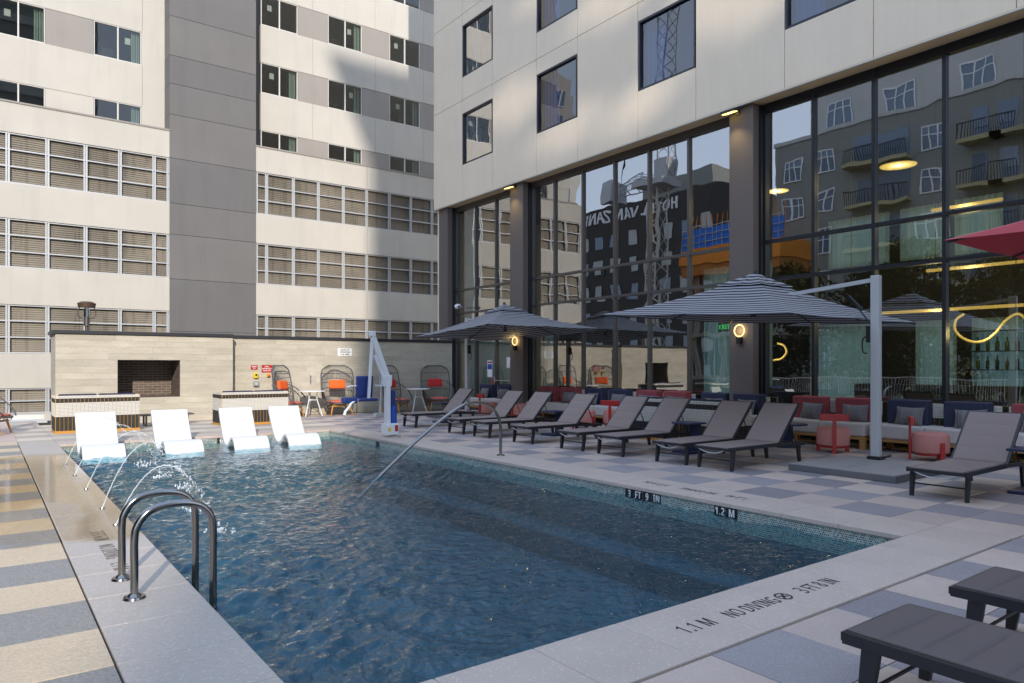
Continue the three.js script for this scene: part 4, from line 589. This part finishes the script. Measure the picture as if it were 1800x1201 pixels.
// --- wicker high-back chairs: +z is the front ---
function makeEgg(label) {
  const t = thing('wicker_chair', label, 'wicker chair', [0, 0, 0], 0, 'high-back wicker chairs');
  const R = 0.009, rods = [], sy = 0.36;
  const bp = (u, v) => { const w = 0.5 * Math.pow(1 - Math.pow(Math.max(0, v - 0.5) / 0.53, 6), 0.5) * (0.74 + 0.26 * smooth(0, 0.45, v)), x = u * w; return V(x, 0.16 + v * 1.34, -0.34 - 0.13 * v + 0.3 * Math.pow(Math.abs(u), 2.2) * (1 - 0.35 * v)); };
  const hoop = []; for (let k = 0; k <= 12; k++) hoop.push(bp(-1, k / 13)); for (let k = -5; k <= 5; k++) hoop.push(bp(k / 5.3, 1)); for (let k = 12; k >= 0; k--) hoop.push(bp(1, k / 13));
  obj('back_hoop', [tube(hoop, 0.019, 90, 7)], M.wickerG, t);
  for (let k = -11; k <= 11; k++) { const p = []; for (let j = 0; j <= 8; j++) p.push(bp(k / 12, j / 8 * 0.995)); rods.push(tube(p, R * 0.62, 12, 4)); }
  stuff(obj('back_rods', rods, M.wickerG, t));
  for (const v of [0.42, 0.62, 0.82]) { const p = []; for (let k = -10; k <= 10; k++) p.push(bp(k / 10, v)); obj('back_ring', [tube(p, 0.011, 30, 5)], M.wickerG, t); }
  const seat = []; for (let k = 0; k < 24; k++) { const a = k / 24 * 2 * PI; seat.push(V(Math.cos(a) * 0.41, sy + 0.01, Math.sin(a) * 0.4 + 0.02)); }
  obj('seat_ring', [tube(seat, 0.02, 60, 6, true)], M.wickerG, t);
  for (const s of [-1, 1]) { const hp = [V(s * 0.46, 0.95, -0.28), V(s * 0.52, 0.86, -0.08), V(s * 0.52, 0.68, 0.15), V(s * 0.44, 0.5, 0.33), V(s * 0.3, sy + 0.03, 0.41)], cv = new THREE.CatmullRomCurve3(hp); obj('arm_hoop', [tube(hp, 0.017, 30, 6)], M.wickerG, t); const g = []; for (let k = 0; k <= 9; k++) { const p = cv.getPoint(k / 10), a = -0.75 + 0.2 * k; g.push(rod(p, V(s * Math.cos(a) * 0.41, sy + 0.01, Math.sin(a) * 0.4 + 0.02), R * 0.62, R * 0.62, 4)); } stuff(obj('arm_rods', g, M.wickerG, t)); }
  const bowl = []; for (let k = 0; k < 16; k++) { const a = k / 16 * 2 * PI; bowl.push(tube([V(Math.cos(a) * 0.41, sy, Math.sin(a) * 0.4 + 0.02), V(Math.cos(a) * 0.36, sy - 0.07, Math.sin(a) * 0.35 + 0.02), V(Math.cos(a) * 0.1, sy - 0.1, Math.sin(a) * 0.1)], R * 0.7, 8, 4)); } stuff(obj('seat_rods', bowl, M.wickerG, t));
  obj('seat_cushion', [new THREE.SphereGeometry(0.37, 28, 12).scale(1, 0.16, 0.98).translate(0, sy + 0.05, 0.03)], M.terracotta, t);
  for (const [x, z] of [[-1, 1], [1, 1], [-1, -1], [1, -1]]) obj('leg', [rod(V(x * 0.33, 0, z * 0.31), V(x * 0.26, sy - 0.05, z * 0.24), 0.017, 0.028)], M.yellowwood, t);
  for (const z of [0.22, -0.26]) obj('leg_frame', [bx(-0.27, 0.27, sy - 0.09, sy - 0.05, z, z + 0.04)], M.yellowwood, t);
  return t;
}
const eggs = [[7.15, -20.55, 0.75, 'wicker high-back chair half behind the right wicker sofa', M.orange, 'orange'], [8.7, -20.55, -0.12, 'wicker high-back chair facing the pool beside the pool lift seat', M.orange, 'bright orange'], [10.6, -20.5, 0.55, 'wicker high-back chair half hidden behind the pool lift mast', M.crimson, 'dark red'], [12.15, -20.55, -0.2, 'wicker high-back chair in the shade by the hotel corner', M.crimson, 'red']];
const egg0 = makeEgg(eggs[0][3]);
eggs.forEach(([x, z, a, l, m, c], i) => {
  if (i) dup(egg0, [x, 0, z], a, l); else { egg0.position.set(x, 0, z); egg0.rotation.y = a; }
  const p = tag(obj('lumbar_pillow', [new RoundedBoxGeometry(0.5, 0.27, 0.11, 4, 0.05)], m), `${c} rectangular pillow on ${['the chair behind the wicker sofa', 'the chair beside the pool lift seat', 'the chair behind the lift mast', 'the shaded chair by the hotel corner'][i]}`, 'pillow', 'pillows on the wicker chairs'); p.position.set(x + Math.sin(a) * -0.2, 0.93, z + Math.cos(a) * -0.2); p.rotation.set(-0.12, a, 0, 'YXZ');
});
dup(egg0, [0.1, 0, -19.3], 1.25, 'wicker chair with red cushions cut off by the left edge');
{ const p = tag(obj('lumbar_pillow', [new RoundedBoxGeometry(0.5, 0.27, 0.11, 4, 0.05)], M.crimson), 'red pillow on the wicker chair at the left edge', 'pillow', 'pillows on the wicker chairs'); p.position.set(-0.1, 0.9, -19.36); p.rotation.set(-0.12, 1.25, 0, 'YXZ'); }
// --- white round tables ---
[[7.85, -20.55, 'round white table between the two chairs in the sun'], [11.35, -20.45, 'round white table in the shade between two wicker chairs']].forEach(([x, z, l]) => {
  const t = thing('bistro_table', l, 'table', [x, 0, z], 0, 'white bistro tables'); obj('tabletop', [new THREE.CylinderGeometry(0.4, 0.395, 0.022, 40).translate(0, 0.74, 0)], M.white, t);
  for (let k = 0; k < 3; k++) { const a = 0.5 + k * 2 * PI / 3; obj('leg', [rod(V(Math.cos(a) * 0.14, 0.725, Math.sin(a) * 0.14), V(Math.cos(a) * 0.14, 0.5, Math.sin(a) * 0.14), 0.016), rod(V(Math.cos(a) * 0.14, 0.5, Math.sin(a) * 0.14), V(Math.cos(a) * 0.3, 0, Math.sin(a) * 0.3), 0.016)], M.white, t); } obj('brace', [tube([0, 1, 2].map((k) => V(Math.cos(0.5 + k * 2.094) * 0.14, 0.48, Math.sin(0.5 + k * 2.094) * 0.14)), 0.01, 18, 5, true)], M.white, t);
});
// --- woven panels: rope stitches over stakes ---
const weaveCache = new Map();
function weave(w, h, bands, low) {                               // local: x across 0..w, y 0..h, faces +z
  const key = [w.toFixed(2), h, bands.length, low].join(); if (weaveCache.has(key)) return weaveCache.get(key);
  const n = Math.round(w / 0.078), cw = w / n, ph = 0.031, A = [], B = [], Y = [];
  for (let i = 0; i < n; i++) {
    for (let j = 0; j * ph < h - 0.01; j++) { const y = j * ph + ph / 2, blk = bands.some(([a, b]) => y > a && y < b), z = ((i + j) % 2) * 0.008; (blk ? B : A).push(new THREE.BoxGeometry(cw * (blk ? 0.76 : 0.95), ph * 0.84, 0.03).translate((i + 0.5) * cw, y, z)); }
    Y.push(new THREE.CylinderGeometry(0.008, 0.008, h + 0.02, 5).translate(i * cw, h / 2, -0.004));
  }
  const r = [mg(A), B.length ? mg(B) : null, mg(Y)]; weaveCache.set(key, r); return r;
}
function weavePanel(parent, w, h, pos, turn, bands = [[0, 0.3], [0.63, 0.72]]) {
  const [a, b, y] = weave(w, h, bands, 0), names = ['white_rope', 'black_rope', 'yellow_stakes'], ms = [M.rope, M.ropeB, M.yellow];
  [a, b, y].forEach((g, k) => { if (!g) return; const o = stuff(obj(names[k], g, ms[k], parent)); o.position.set(...pos); o.rotation.y = turn; });
}
// wicker sofas at the fireplace, seen from behind: local +z is the back, seat towards -z
function makeWickerSofa(label, w, d = 0.85) {
  const t = thing('wicker_sofa', label, 'sofa', [0, 0, 0], 0, 'woven rope sofas'); const H = 0.82;
  weavePanel(t, w, H - 0.05, [-w / 2, 0.06, 0], 0); weavePanel(t, d, H - 0.05, [-w / 2, 0.06, -d], -PI / 2); weavePanel(t, d, H - 0.05, [w / 2, 0.06, 0], PI / 2);
  obj('base_rail', [bx(-w / 2 - 0.02, w / 2 + 0.02, 0.0, 0.06, -0.03, 0.03), bx(-w / 2 - 0.02, -w / 2 + 0.03, 0.001, 0.059, -d, -0.03), bx(w / 2 - 0.03, w / 2 + 0.02, 0.001, 0.059, -d, -0.03)], M.yellowwood, t); obj('lining', [bx(-w / 2 + 0.02, w / 2 - 0.02, 0.06, H - 0.03, -0.05, -0.02)], M.bronze, t);
  obj('seat_cushion', [bx(-w / 2 + 0.04, w / 2 - 0.04, 0.24, 0.42, -d, -0.08, 0.04, 3)], M.navyfab, t); for (const s of [-1, 1]) obj('back_cushion', [bx(s < 0 ? -w / 2 + 0.06 : 0.02, s < 0 ? -0.02 : w / 2 - 0.06, 0.42, H + 0.045, -0.26, -0.07, 0.035, 3)], M.navyfab, t); obj('seat_frame', [bx(-w / 2 + 0.03, w / 2 - 0.03, 0.1, 0.235, -d + 0.03, -0.06)], M.teak, t);
  return t;
}
{ const a = makeWickerSofa('woven rope sofa left of the low bench, back to the pool', 1.64); a.position.set(2.09, 0, -18.5); const b = dup(a, [5.57, 0, -18.45], 0, 'woven rope sofa right of the bench, back to the pool'); }
{ const a = makeWickerSofa('woven rope loveseat with its back to the loungers, left of two', 1.3); a.position.set(10.82, 0, -9.78); a.rotation.y = -PI / 2; const b = makeWickerSofa('woven rope armchair with its back to the loungers, right of two', 0.95); b.position.set(10.82, 0, -8.6); b.rotation.y = -PI / 2; }
// low bench between the fireside sofas
{ const t = thing('low_bench', 'low dark metal bench in front of the fireplace', 'bench', [3.72, 0, -19.75]); obj('top', [bx(-0.62, 0.62, 0.25, 0.285, -0.24, 0.24, 0.004, 1)], M.bronze, t); for (const s of [-1, 1]) obj('leg', [bx(s * 0.48 - 0.02, s * 0.48 + 0.02, 0, 0.25, -0.2, -0.16), bx(s * 0.48 - 0.02, s * 0.48 + 0.02, 0, 0.25, 0.16, 0.2), bx(s * 0.48 - 0.02, s * 0.48 + 0.02, 0, 0.03, -0.16, 0.16)], M.bronze, t); }
// --- window sofas: local +x faces the pool is -x; built along z ---
function pillowGeo(w, h, d) { const g = new THREE.BoxGeometry(w, h, d, 14, 10, 2), p = g.attributes.position; for (let i = 0; i < p.count; i++) { const u = p.getX(i) / w * 2, v = p.getY(i) / h * 2, k = (1 - Math.pow(Math.abs(u), 3)) * (1 - Math.pow(Math.abs(v), 3)); p.setZ(i, p.getZ(i) * (0.12 + 0.95 * k) + 0.0); p.setX(i, p.getX(i) * (1 - 0.07 * (1 - v * v))); p.setY(i, p.getY(i) * (1 - 0.1 * (1 - u * u))); } g.computeVertexNormals(); const uv = g.attributes.uv; for (let i = 0; i < p.count; i++) uv.setXY(i, p.getX(i) + 0.25, p.getY(i)); return g; }
const pilG = pillowGeo(0.46, 0.32, 0.2);
const colorNames = new Map([[M.navyfab, 'navy'], [M.wine, 'burgundy']]);
{
  const units = [[-19.45, -17.45, M.navyfab], [-16.3, -14.45, M.wine], [-14.35, -12.55, M.navyfab], [-12.45, -10.7, M.wine], [-10.45, -8.75, M.navyfab], [-8.2, -6.42, M.wine], [-6.36, -4.5, M.navyfab], [-4.44, -2.6, M.wine]]; let np = 0; const seen = {};
  units.forEach(([a, b, m], i) => {
    const cn = colorNames.get(m), t = thing('window_sofa', `low ${cn} and grey sofa along the glass wall, ${ORD[i]} counted from the concrete wall`, 'sofa', [13.0, 0, (a + b) / 2], 0, 'sofas along the glass wall'), L = (b - a) / 2;
    obj('frame', [bx(-0.4, 0.3, 0.17, 0.225, -L, L, 0.006, 1)], M.teak, t); for (const s of [-1, 1]) { obj('leg', [bx(-0.4, -0.32, 0, 0.17, s * (L - 0.06) - 0.05, s * (L - 0.06) + 0.05, 0.005, 1)], M.teak, t); obj('leg', [bx(0.2, 0.28, 0, 0.17, s * (L - 0.06) - 0.05, s * (L - 0.06) + 0.05)], M.teak, t); }
    for (const s of [-1, 1]) obj('seat_cushion', [bx(-0.42, 0.22, 0.228, 0.47, s < 0 ? -L + 0.005 : 0.004, s < 0 ? -0.004 : L - 0.005, 0.035, 3)], M.greyfab, t);
    weavePanel(t, 2 * L - 0.04, 0.62, [0.26, 0.22, L - 0.02 - (2 * L - 0.04)], -PI / 2, [[0.24, 0.36]]); obj('back_core', [bx(0.285, 0.3, 0.2, 0.82, -L + 0.03, L - 0.03)], M.ropeB, t);
    for (const s of [-1, 1]) { const z = s * L * 0.5; obj('back_cushion', [bx(0.0, 0.235, 0.46, 0.9, z - 0.34, z + 0.34, 0.03, 3)], m, t); seen[cn] = (seen[cn] ?? 0) + 1;
      const p = tag(obj('throw_pillow', pilG, M.pillow), `grey striped pillow against the ${ORD[seen[cn] - 1]} ${cn} back cushion counted from the concrete wall`, 'pillow', 'striped pillows on the window sofas'); p.position.set(12.88, 0.63, (a + b) / 2 + z + 0.12 + rr(-0.05, 0.05)); p.rotation.set(-0.28, -PI / 2 + rr(-0.15, 0.15), rr(-0.05, 0.05), 'YXZ'); np++; }
  });
}
// --- pink pouf chairs with red T backs: local +z is the front ---
function makePouf(label) {
  const t = thing('pouf_chair', label, 'chair', [0, 0, 0], 0, 'pink seat chairs with red backs');
  obj('seat', [new THREE.LatheGeometry([[0, 0.12], [0.235, 0.12], [0.262, 0.145], [0.268, 0.27], [0.262, 0.405], [0.235, 0.435], [0.12, 0.44], [0, 0.44]].map(([r, y]) => new THREE.Vector2(r, y)), 40)], M.pink, t);
  obj('back_post', [bx(-0.03, 0.03, 0, 0.66, -0.305, -0.27, 0.004, 1)], M.red, t); obj('backrest', [bx(-0.23, 0.23, 0.56, 0.68, -0.3, -0.235, 0.012, 2)], M.red, t);
  for (const [x, z] of [[-0.235, 0.14], [0.235, 0.14]]) obj('leg', [bx(x - 0.035, x + 0.035, 0, 0.3, z - 0.03, z + 0.03, 0.004, 1)], M.red, t); obj('under_ring', [new THREE.CylinderGeometry(0.22, 0.22, 0.03, 24).translate(0, 0.1, 0)], M.red, t);
  return t;
}
{
  const sp = [[11.85, -6.6, 2.15, 'pink seat chair with red T back left of the umbrella pole'], [12.05, -5.1, 0.5, 'pink seat chair with red T back behind the nearest full lounger'], [11.85, -17.1, 1.4, 'pink seat chair behind the handrail arch near the wall'], [12.1, -15.9, 1.55, 'pink seat chair with red back between the two far loungers'], [11.55, -12.65, 1.2, 'pink seat chair left of a pair in the middle of the deck'], [12.1, -12.2, 2.0, 'pink seat chair right of a pair in the middle of the deck'], [12.15, -8.75, 1.1, 'pink seat chair behind the lounger with the navy side table']];
  const a = makePouf(sp[0][3]); a.position.set(sp[0][0], 0, sp[0][1]); a.rotation.y = sp[0][2]; sp.slice(1).forEach(([x, z, r, l]) => dup(a, [x, 0, z], r, l));
}
// --- side tables ---
function makeSide(label) { const t = thing('side_table', label, 'side table', [0, 0, 0], 0, 'navy C-shaped side tables'); obj('top', [bx(-0.21, 0.21, 0.5, 0.53, -0.21, 0.21, 0.006, 1)], M.navy, t); obj('upright', [bx(0.12, 0.2, 0.04, 0.5, -0.1, 0.1, 0.006, 1)], M.navy, t); obj('base', [bx(-0.2, 0.21, 0.003, 0.04, -0.2, 0.2, 0.006, 1)], M.navy, t); return t; }
{ const a = makeSide('navy side table beside the farthest lounger'); a.position.set(9.75, 0, -16.2); a.rotation.y = 0.1; dup(a, [9.85, 0, -11.75], 0.05, 'navy side table between two loungers right of the handrail'); dup(a, [9.75, 0, -8.02], -0.05, 'navy side table in front of the woven rope armchair'); dup(a, [9.85, 0, -3.05], 0.05, 'navy side table cut off by the right edge'); }
{ const t = thing('coffee_table', 'low navy octagonal table before the burgundy sofa', 'table', [11.95, 0, -7.55]); obj('top', [new THREE.CylinderGeometry(0.36, 0.36, 0.03, 8).rotateY(PI / 8).translate(0, 0.42, 0)], M.navy, t); obj('pedestal', [bx(-0.08, 0.08, 0.02, 0.405, -0.08, 0.08, 0.006, 1)], M.navy, t); obj('foot', [new THREE.CylinderGeometry(0.24, 0.25, 0.02, 24).translate(0, 0.012, 0)], M.navy, t); }

// ================= IN AND AROUND THE POOL =================
// ladder rails
[[-5.13, 'nearer'], [-5.64, 'farther']].forEach(([z, w]) => {
  const t = thing('ladder_rail', `${w} of the two stainless steel ladder rails on the left coping`, 'handrail', [0, 0, z], 0, 'ladder rails');
  const pts = [V(0.78, 0.0, 0), V(0.78, 0.2, 0), V(0.78, 0.38, 0), V(0.795, 0.46, 0), V(0.85, 0.54, 0), V(0.93, 0.575, 0), V(1.06, 0.585, 0), V(1.17, 0.56, 0), V(1.235, 0.5, 0), V(1.26, 0.41, 0), V(1.262, 0.2, 0), V(1.262, -0.2, 0), V(1.262, -0.8, 0)];
  obj('rail', [tube(pts, 0.0245, 90, 16)], M.dark_steel, t); obj('flange', [new THREE.CylinderGeometry(0.062, 0.068, 0.014, 28).translate(0.78, 0.01, 0), new THREE.CylinderGeometry(0.03, 0.045, 0.02, 24).translate(0.78, 0.026, 0)], M.dark_steel, t);
});
{
  const t = thing('ladder_steps', 'submerged ladder treads between the ladder rails', 'ladder', [1.262, 0, -5.385]); for (const y of [-0.4, -0.66]) obj('tread', [bx(-0.05, 0.04, y - 0.02, y, -0.23, 0.23, 0.006, 1)], M.steel, t);
  const h = thing('curved_handrail', 'curved stainless handrail arching from the deck into the pool', 'handrail', [0, 0, -9.65]);
  obj('rail', [tube([[6.93, 0], [6.93, 0.25], [6.93, 0.45], [6.9, 0.6], [6.82, 0.74], [6.7, 0.84], [6.53, 0.895], [6.35, 0.9], [6.15, 0.85], [5.83, 0.68], [5.5, 0.46], [5.2, 0.24], [4.75, -0.12], [4.4, -0.42]].map(([x, y]) => V(x, y, 0)), 0.0245, 110, 16)], M.dark_steel, h); obj('flange', [new THREE.CylinderGeometry(0.065, 0.07, 0.014, 28).translate(6.93, 0.01, 0)], M.dark_steel, h);
}
// pool lift
{
  const t = thing('pool_lift', 'white pool lift with blue seat and battery at the pool edge', 'pool lift', [0, 0, -13.6]);
  obj('base', [bx(6.74, 7.03, 0.04, 0.29, -0.13, 0.15, 0.03, 3)], M.liftWhite, t); obj('base_plate', [new THREE.CylinderGeometry(0.13, 0.13, 0.02, 24).translate(6.96, 0.012, 0.08), rod(V(6.9, 0.01, 0), V(6.9, 0.06, 0), 0.05)], M.alu, t);
  obj('mast', [bx(6.78, 6.88, 0.28, 1.14, -0.06, 0.06, 0.01, 1)], M.liftWhite, t); obj('mast_head', [bx(6.7, 6.92, 1.06, 1.3, -0.05, 0.05, 0.02, 2)], M.liftWhite, t);
  obj('boom', [bar(V(6.86, 1.18, 0), V(6.47, 2.18, 0), 0.075, 0.1), bar(V(6.74, 1.2, 0.05), V(6.52, 1.72, 0.05), 0.03, 0.06)], M.liftWhite, t); obj('boom_cap', [bx(6.42, 6.55, 2.1, 2.22, -0.05, 0.05, 0.02, 2)], M.liftWhite, t);
  obj('drop_post', [bar(V(6.49, 2.15, 0), V(6.4, 0.78, 0), 0.05, 0.05)], M.liftWhite, t); obj('actuator', [rod(V(6.66, 0.5, 0), V(6.68, 1.1, 0), 0.03), rod(V(6.68, 1.0, 0), V(6.6, 1.55, 0), 0.018), bx(6.54, 6.72, 0.42, 0.52, -0.05, 0.05, 0.02, 2)], M.alu, t);
  const s = obj('seat_back', [new RoundedBoxGeometry(0.38, 0.46, 0.06, 3, 0.03).rotateX(0.1).translate(6.38, 1.06, -0.16)], M.liftBlue, t); obj('seat', [bx(6.1, 6.54, 0.77, 0.83, -0.18, 0.18, 0.03, 3)], M.liftBlue, t);
  obj('armrest', [tube([V(6.2, 1.08, -0.16), V(6.05, 1.08, -0.05), V(5.86, 1.06, 0.1)], 0.02, 16, 8), rod(V(6.6, 1.08, -0.1), V(6.62, 1.08, 0.12), 0.02)], M.liftWhite, t);
  obj('leg_rest', [tube([V(6.12, 0.8, 0.12), V(5.98, 0.76, 0.14), V(5.9, 0.66, 0.15), V(5.82, 0.58, 0.16)], 0.028, 16, 8), rod(V(5.82, 0.58, 0.16), V(5.78, 0.5, 0.2), 0.03)], M.liftWhite, t); obj('thigh_support', [bx(5.78, 6.1, 0.74, 0.86, 0.02, 0.16, 0.03, 2)], M.liftBlue, t);
  obj('battery', [bx(6.9, 6.99, 0.62, 0.98, -0.05, 0.07, 0.015, 2)], M.liftBlue, t); obj('battery_cover', [new THREE.CylinderGeometry(0.07, 0.075, 0.4, 16).scale(0.95, 1, 1.05).translate(6.96, 0.46, 0.02)], M.coverBlue, t);
  obj('warning_label', [bx(6.93, 7.0, 0.12, 0.25, 0.151, 0.153)], M.red, t); obj('warning_label', [bx(6.77, 6.84, 0.13, 0.2, 0.151, 0.153)], M.signyellow, t);
}
// white in-pool loungers: +z is the foot
function makeShelfChair(label) {
  const t = thing('shelf_lounger', label, 'pool lounger', [0, 0, 0], 0, 'white in-pool loungers'); const W = 0.33;
  const c = new THREE.CatmullRomCurve3([[-0.66, 0.85], [-0.53, 0.62], [-0.38, 0.4], [-0.26, 0.25], [-0.12, 0.15], [0.05, 0.13], [0.2, 0.19], [0.33, 0.29], [0.44, 0.31], [0.55, 0.25], [0.64, 0.13], [0.7, 0.02]].map(([z, y]) => V(0, y, z))), N = 60, sh = new THREE.Shape(), up = [], dn = [];
  for (let k = 0; k <= N; k++) { const p = c.getPoint(k / N), d = c.getTangent(k / N), n = [-d.y, d.z]; up.push([p.z - n[0] * -0.0 + (d.y) * -0.024, p.y + d.z * 0.024]); dn.push([p.z + d.y * 0.024, p.y - d.z * 0.024]); }
  up.forEach(([z, y], k) => (k ? sh.lineTo(z, y) : sh.moveTo(z, y))); dn.reverse().forEach(([z, y]) => sh.lineTo(z, y));
  obj('shell', [new THREE.ExtrudeGeometry(sh, { depth: 2 * W, bevelEnabled: true, bevelSize: 0.008, bevelThickness: 0.012, bevelSegments: 2 }).rotateY(-PI / 2).translate(W, 0, 0)], M.resin, t);
  const side = new THREE.Shape(); side.moveTo(-0.5, 0.0); side.quadraticCurveTo(-0.45, 0.25, -0.3, 0.28); side.lineTo(-0.15, 0.16); side.quadraticCurveTo(-0.12, 0.02, 0.1, 0.0); side.lineTo(-0.5, 0);
  for (const s of [-1, 1]) obj('skirt', [new THREE.ExtrudeGeometry(side, { depth: 0.03, bevelEnabled: false }).rotateY(-PI / 2).translate(s * (W - 0.03) + 0.015, 0, 0)], M.resin, t);
  return t;
}
{
  const sp = [[1.74, 'leftmost white in-pool lounger behind the water jets'], [3.06, 'second white in-pool lounger from the left, before the bench'], [4.33, 'third white in-pool lounger from the left, before the right sofa'], [5.38, 'rightmost white in-pool lounger near the pool lift']];
  const a = makeShelfChair(sp[0][1]); a.position.set(sp[0][0], -0.27, -15.22); sp.slice(1).forEach(([x, l], i) => dup(a, [x, -0.27, -15.2 + i * 0.03], [0.02, -0.02, 0.01][i], l));
}
// water jets from the left coping
{
  const starts = [[1.0, -12.73], [1.0, -11.36], [1.0, -10.01], [1.0, -8.56], [1.0, -7.6]], ends = [[2.08, -12.9], [2.12, -11.5], [2.1, -10.2], [1.95, -8.66], [1.86, -7.3]], tops = [0.72, 0.7, 0.7, 0.7, 0.58];
  const wm = phys(0.93, 0.96, 0.98, 0.02, { transmission: 0.62, thickness: 0, ior: 1.6 }), foam = phys(0.85, 0.9, 0.92, 0.3, { transmission: 0.35, thickness: 0 });
  starts.forEach(([x0, z0], i) => {
    const t = thing('water_jet', `arching water jet, ${ORD[i]} from the far end of the left coping`, 'water jet', [0, 0, 0], 0, 'water jets on the left coping'), [x1, z1] = ends[i], H = tops[i];
    const P = (u) => { const x = x0 + (x1 - x0) * u, z = z0 + (z1 - z0) * u; return V(x, 4 * H * u * (1 - u) * (1 + 0.0) + WY * u * u, z); };
    const pts = []; for (let k = 0; k <= 16; k++) pts.push(P(k / 16 * 0.62)); const g = tube(pts, 0.0054, 60, 7), p = g.attributes.position; for (let k = 0; k < p.count; k++) p.setY(k, p.getY(k) + 0.003 * Math.sin(p.getX(k) * 130 + i));
    obj('stream', [g], wm, t);
    const dr = []; for (let k = 0; k < 55; k++) { const u = 0.55 + 0.45 * Math.pow(rnd(), 0.8), q = P(u), s = 0.05 * (u - 0.5); dr.push(new THREE.SphereGeometry(rr(0.003, 0.008), 6, 5).scale(1, rr(1, 3), 1).translate(q.x + rr(-s, s), q.y + rr(-s, s) * 2, q.z + rr(-s, s))); } stuff(obj('drops', dr, wm, t));
    const sp = []; for (let k = 0; k < 36; k++) { const a = rr(0, 6.28), r = Math.pow(rnd(), 0.7) * 0.16; sp.push(new THREE.SphereGeometry(rr(0.004, 0.015), 6, 4).scale(1, rr(0.5, 1.8), 1).translate(x1 + Math.cos(a) * r, WY + 0.012 + rnd() * rnd() * 0.13 * (1 - r * 3), z1 + Math.sin(a) * r)); } stuff(obj('splash', sp, foam, t));
    obj('nozzle', [new THREE.CylinderGeometry(0.022, 0.026, 0.012, 14).translate(x0, 0.006, z0)], M.steel, t);
  });
}
// lettering cut into the coping and on the tile band
{
  const flat = (s, size, x, z, turn, sx = 0.72) => text(s, size, 0.0012, sx, thinFont).rotateX(-PI / 2).rotateY(turn).translate(x, 0.0018, z);
  const ring = (x, z, r) => [new THREE.RingGeometry(r * 0.78, r, 24).rotateX(-PI / 2).translate(x, 0.0032, z), bx(-r, r, 0, 0.001, -0.008, 0.008).rotateY(0.8).translate(x, 0.0024, z), bx(-r * 0.6, r * 0.6, 0, 0.001, -0.006, 0.006).rotateY(-0.5).translate(x, 0.0036, z)];
  const mk = (l, gs) => { const o = obj('depth_marking', gs, l.includes('left coping') ? M.engraveWet : M.engrave); tag(o, l, 'marking', 'depth markings on the coping'); };
  mk('1.1 M lettering on the near coping', [flat('1.1 M', 0.115, 3.3, -2.66, 0)]); { const t = thing('depth_marking', 'NO DIVING lettering with crossed swimmer ring on the near coping', 'marking', [0, 0, 0], 0, 'depth markings on the coping'); obj('lettering', [flat('NO DIVING', 0.11, 3.83, -2.66, 0, 0.66)], M.engrave, t); const [r, bar1, bar2] = ring(4.17, -2.66, 0.06); obj('ring', [r], M.engrave, t); obj('cross_bar', [bar1], M.engrave, t); obj('swimmer', [bar2], M.engrave, t); } mk('3 FT 8 IN lettering on the near coping', [flat('3 FT 8 IN', 0.115, 4.56, -2.66, 0, 0.68)]);
  mk('3 FT 9 IN lettering on the right coping', [flat('3 FT 9 IN', 0.11, 6.86, -6.15, PI / 2, 0.66)]); mk('NO DIVING lettering on the right coping', [flat('NO DIVING', 0.11, 6.86, -5.5, PI / 2, 0.66)]); mk('1.2 M lettering on the right coping', [flat('1.2 M', 0.11, 6.88, -4.97, PI / 2)]);
  mk('wet NO DIVING lettering on the left coping behind the ladder', [flat('NO DIVING', 0.11, 0.82, -6.55, -PI / 2, 0.7)]); mk('3 FT 6 IN lettering on the left coping beyond NO DIVING', [flat('3 FT 6 IN', 0.11, 0.82, -7.2, -PI / 2, 0.7)]); mk('1.1 M lettering on the left coping nearest the ladder', [flat('1.1 M', 0.11, 0.82, -6.03, -PI / 2, 0.7)]);
  const tile = (s, z, w) => { const o = thing('depth_tile', `black tile reading ${s} in white at ${ORD[tile.n]} place on the right waterline`, 'tile', [PX1 - 0.004, -0.105, z], 0, 'depth tiles at the waterline'); tile.n++; obj('tile', [bx(0, 0.006, -0.058, 0.055, -w / 2, w / 2)], M.black, o); obj('lettering', [text(s, 0.085, 0.0015, 0.8).rotateY(-PI / 2).translate(-0.0002, 0, 0)], M.white, o); }; tile.n = 0;
  tile('3', -6.31, 0.142); tile('FT', -6.162, 0.142); tile('9', -6.013, 0.142); tile('IN', -5.864, 0.142); tile('1.2', -4.94, 0.148); tile('M', -4.785, 0.148);
  const b = thing('depth_tile', 'black tile reading 6 in white on the far waterline', 'tile', [4.1, -0.105, PZ1 + 0.004], 0, 'depth tiles at the waterline'); obj('tile', [bx(-0.08, 0.08, -0.058, 0.055, -0.006, 0)], M.black, b); obj('lettering', [text('6', 0.09, 0.0015).translate(0, 0, 0.0002)], M.white, b);
  const c = thing('pool_inlet', 'small dark blue square fitting in the right tile band', 'fitting', [PX1 - 0.004, -0.12, -13.44]); obj('plate', [bx(0, 0.006, -0.06, 0.05, -0.075, 0.075)], M.navy, c); obj('cover', [bx(-0.004, -0.0005, -0.04, 0.03, -0.05, 0.05)], M.black, c);
}
renderer.render(scene, camera);
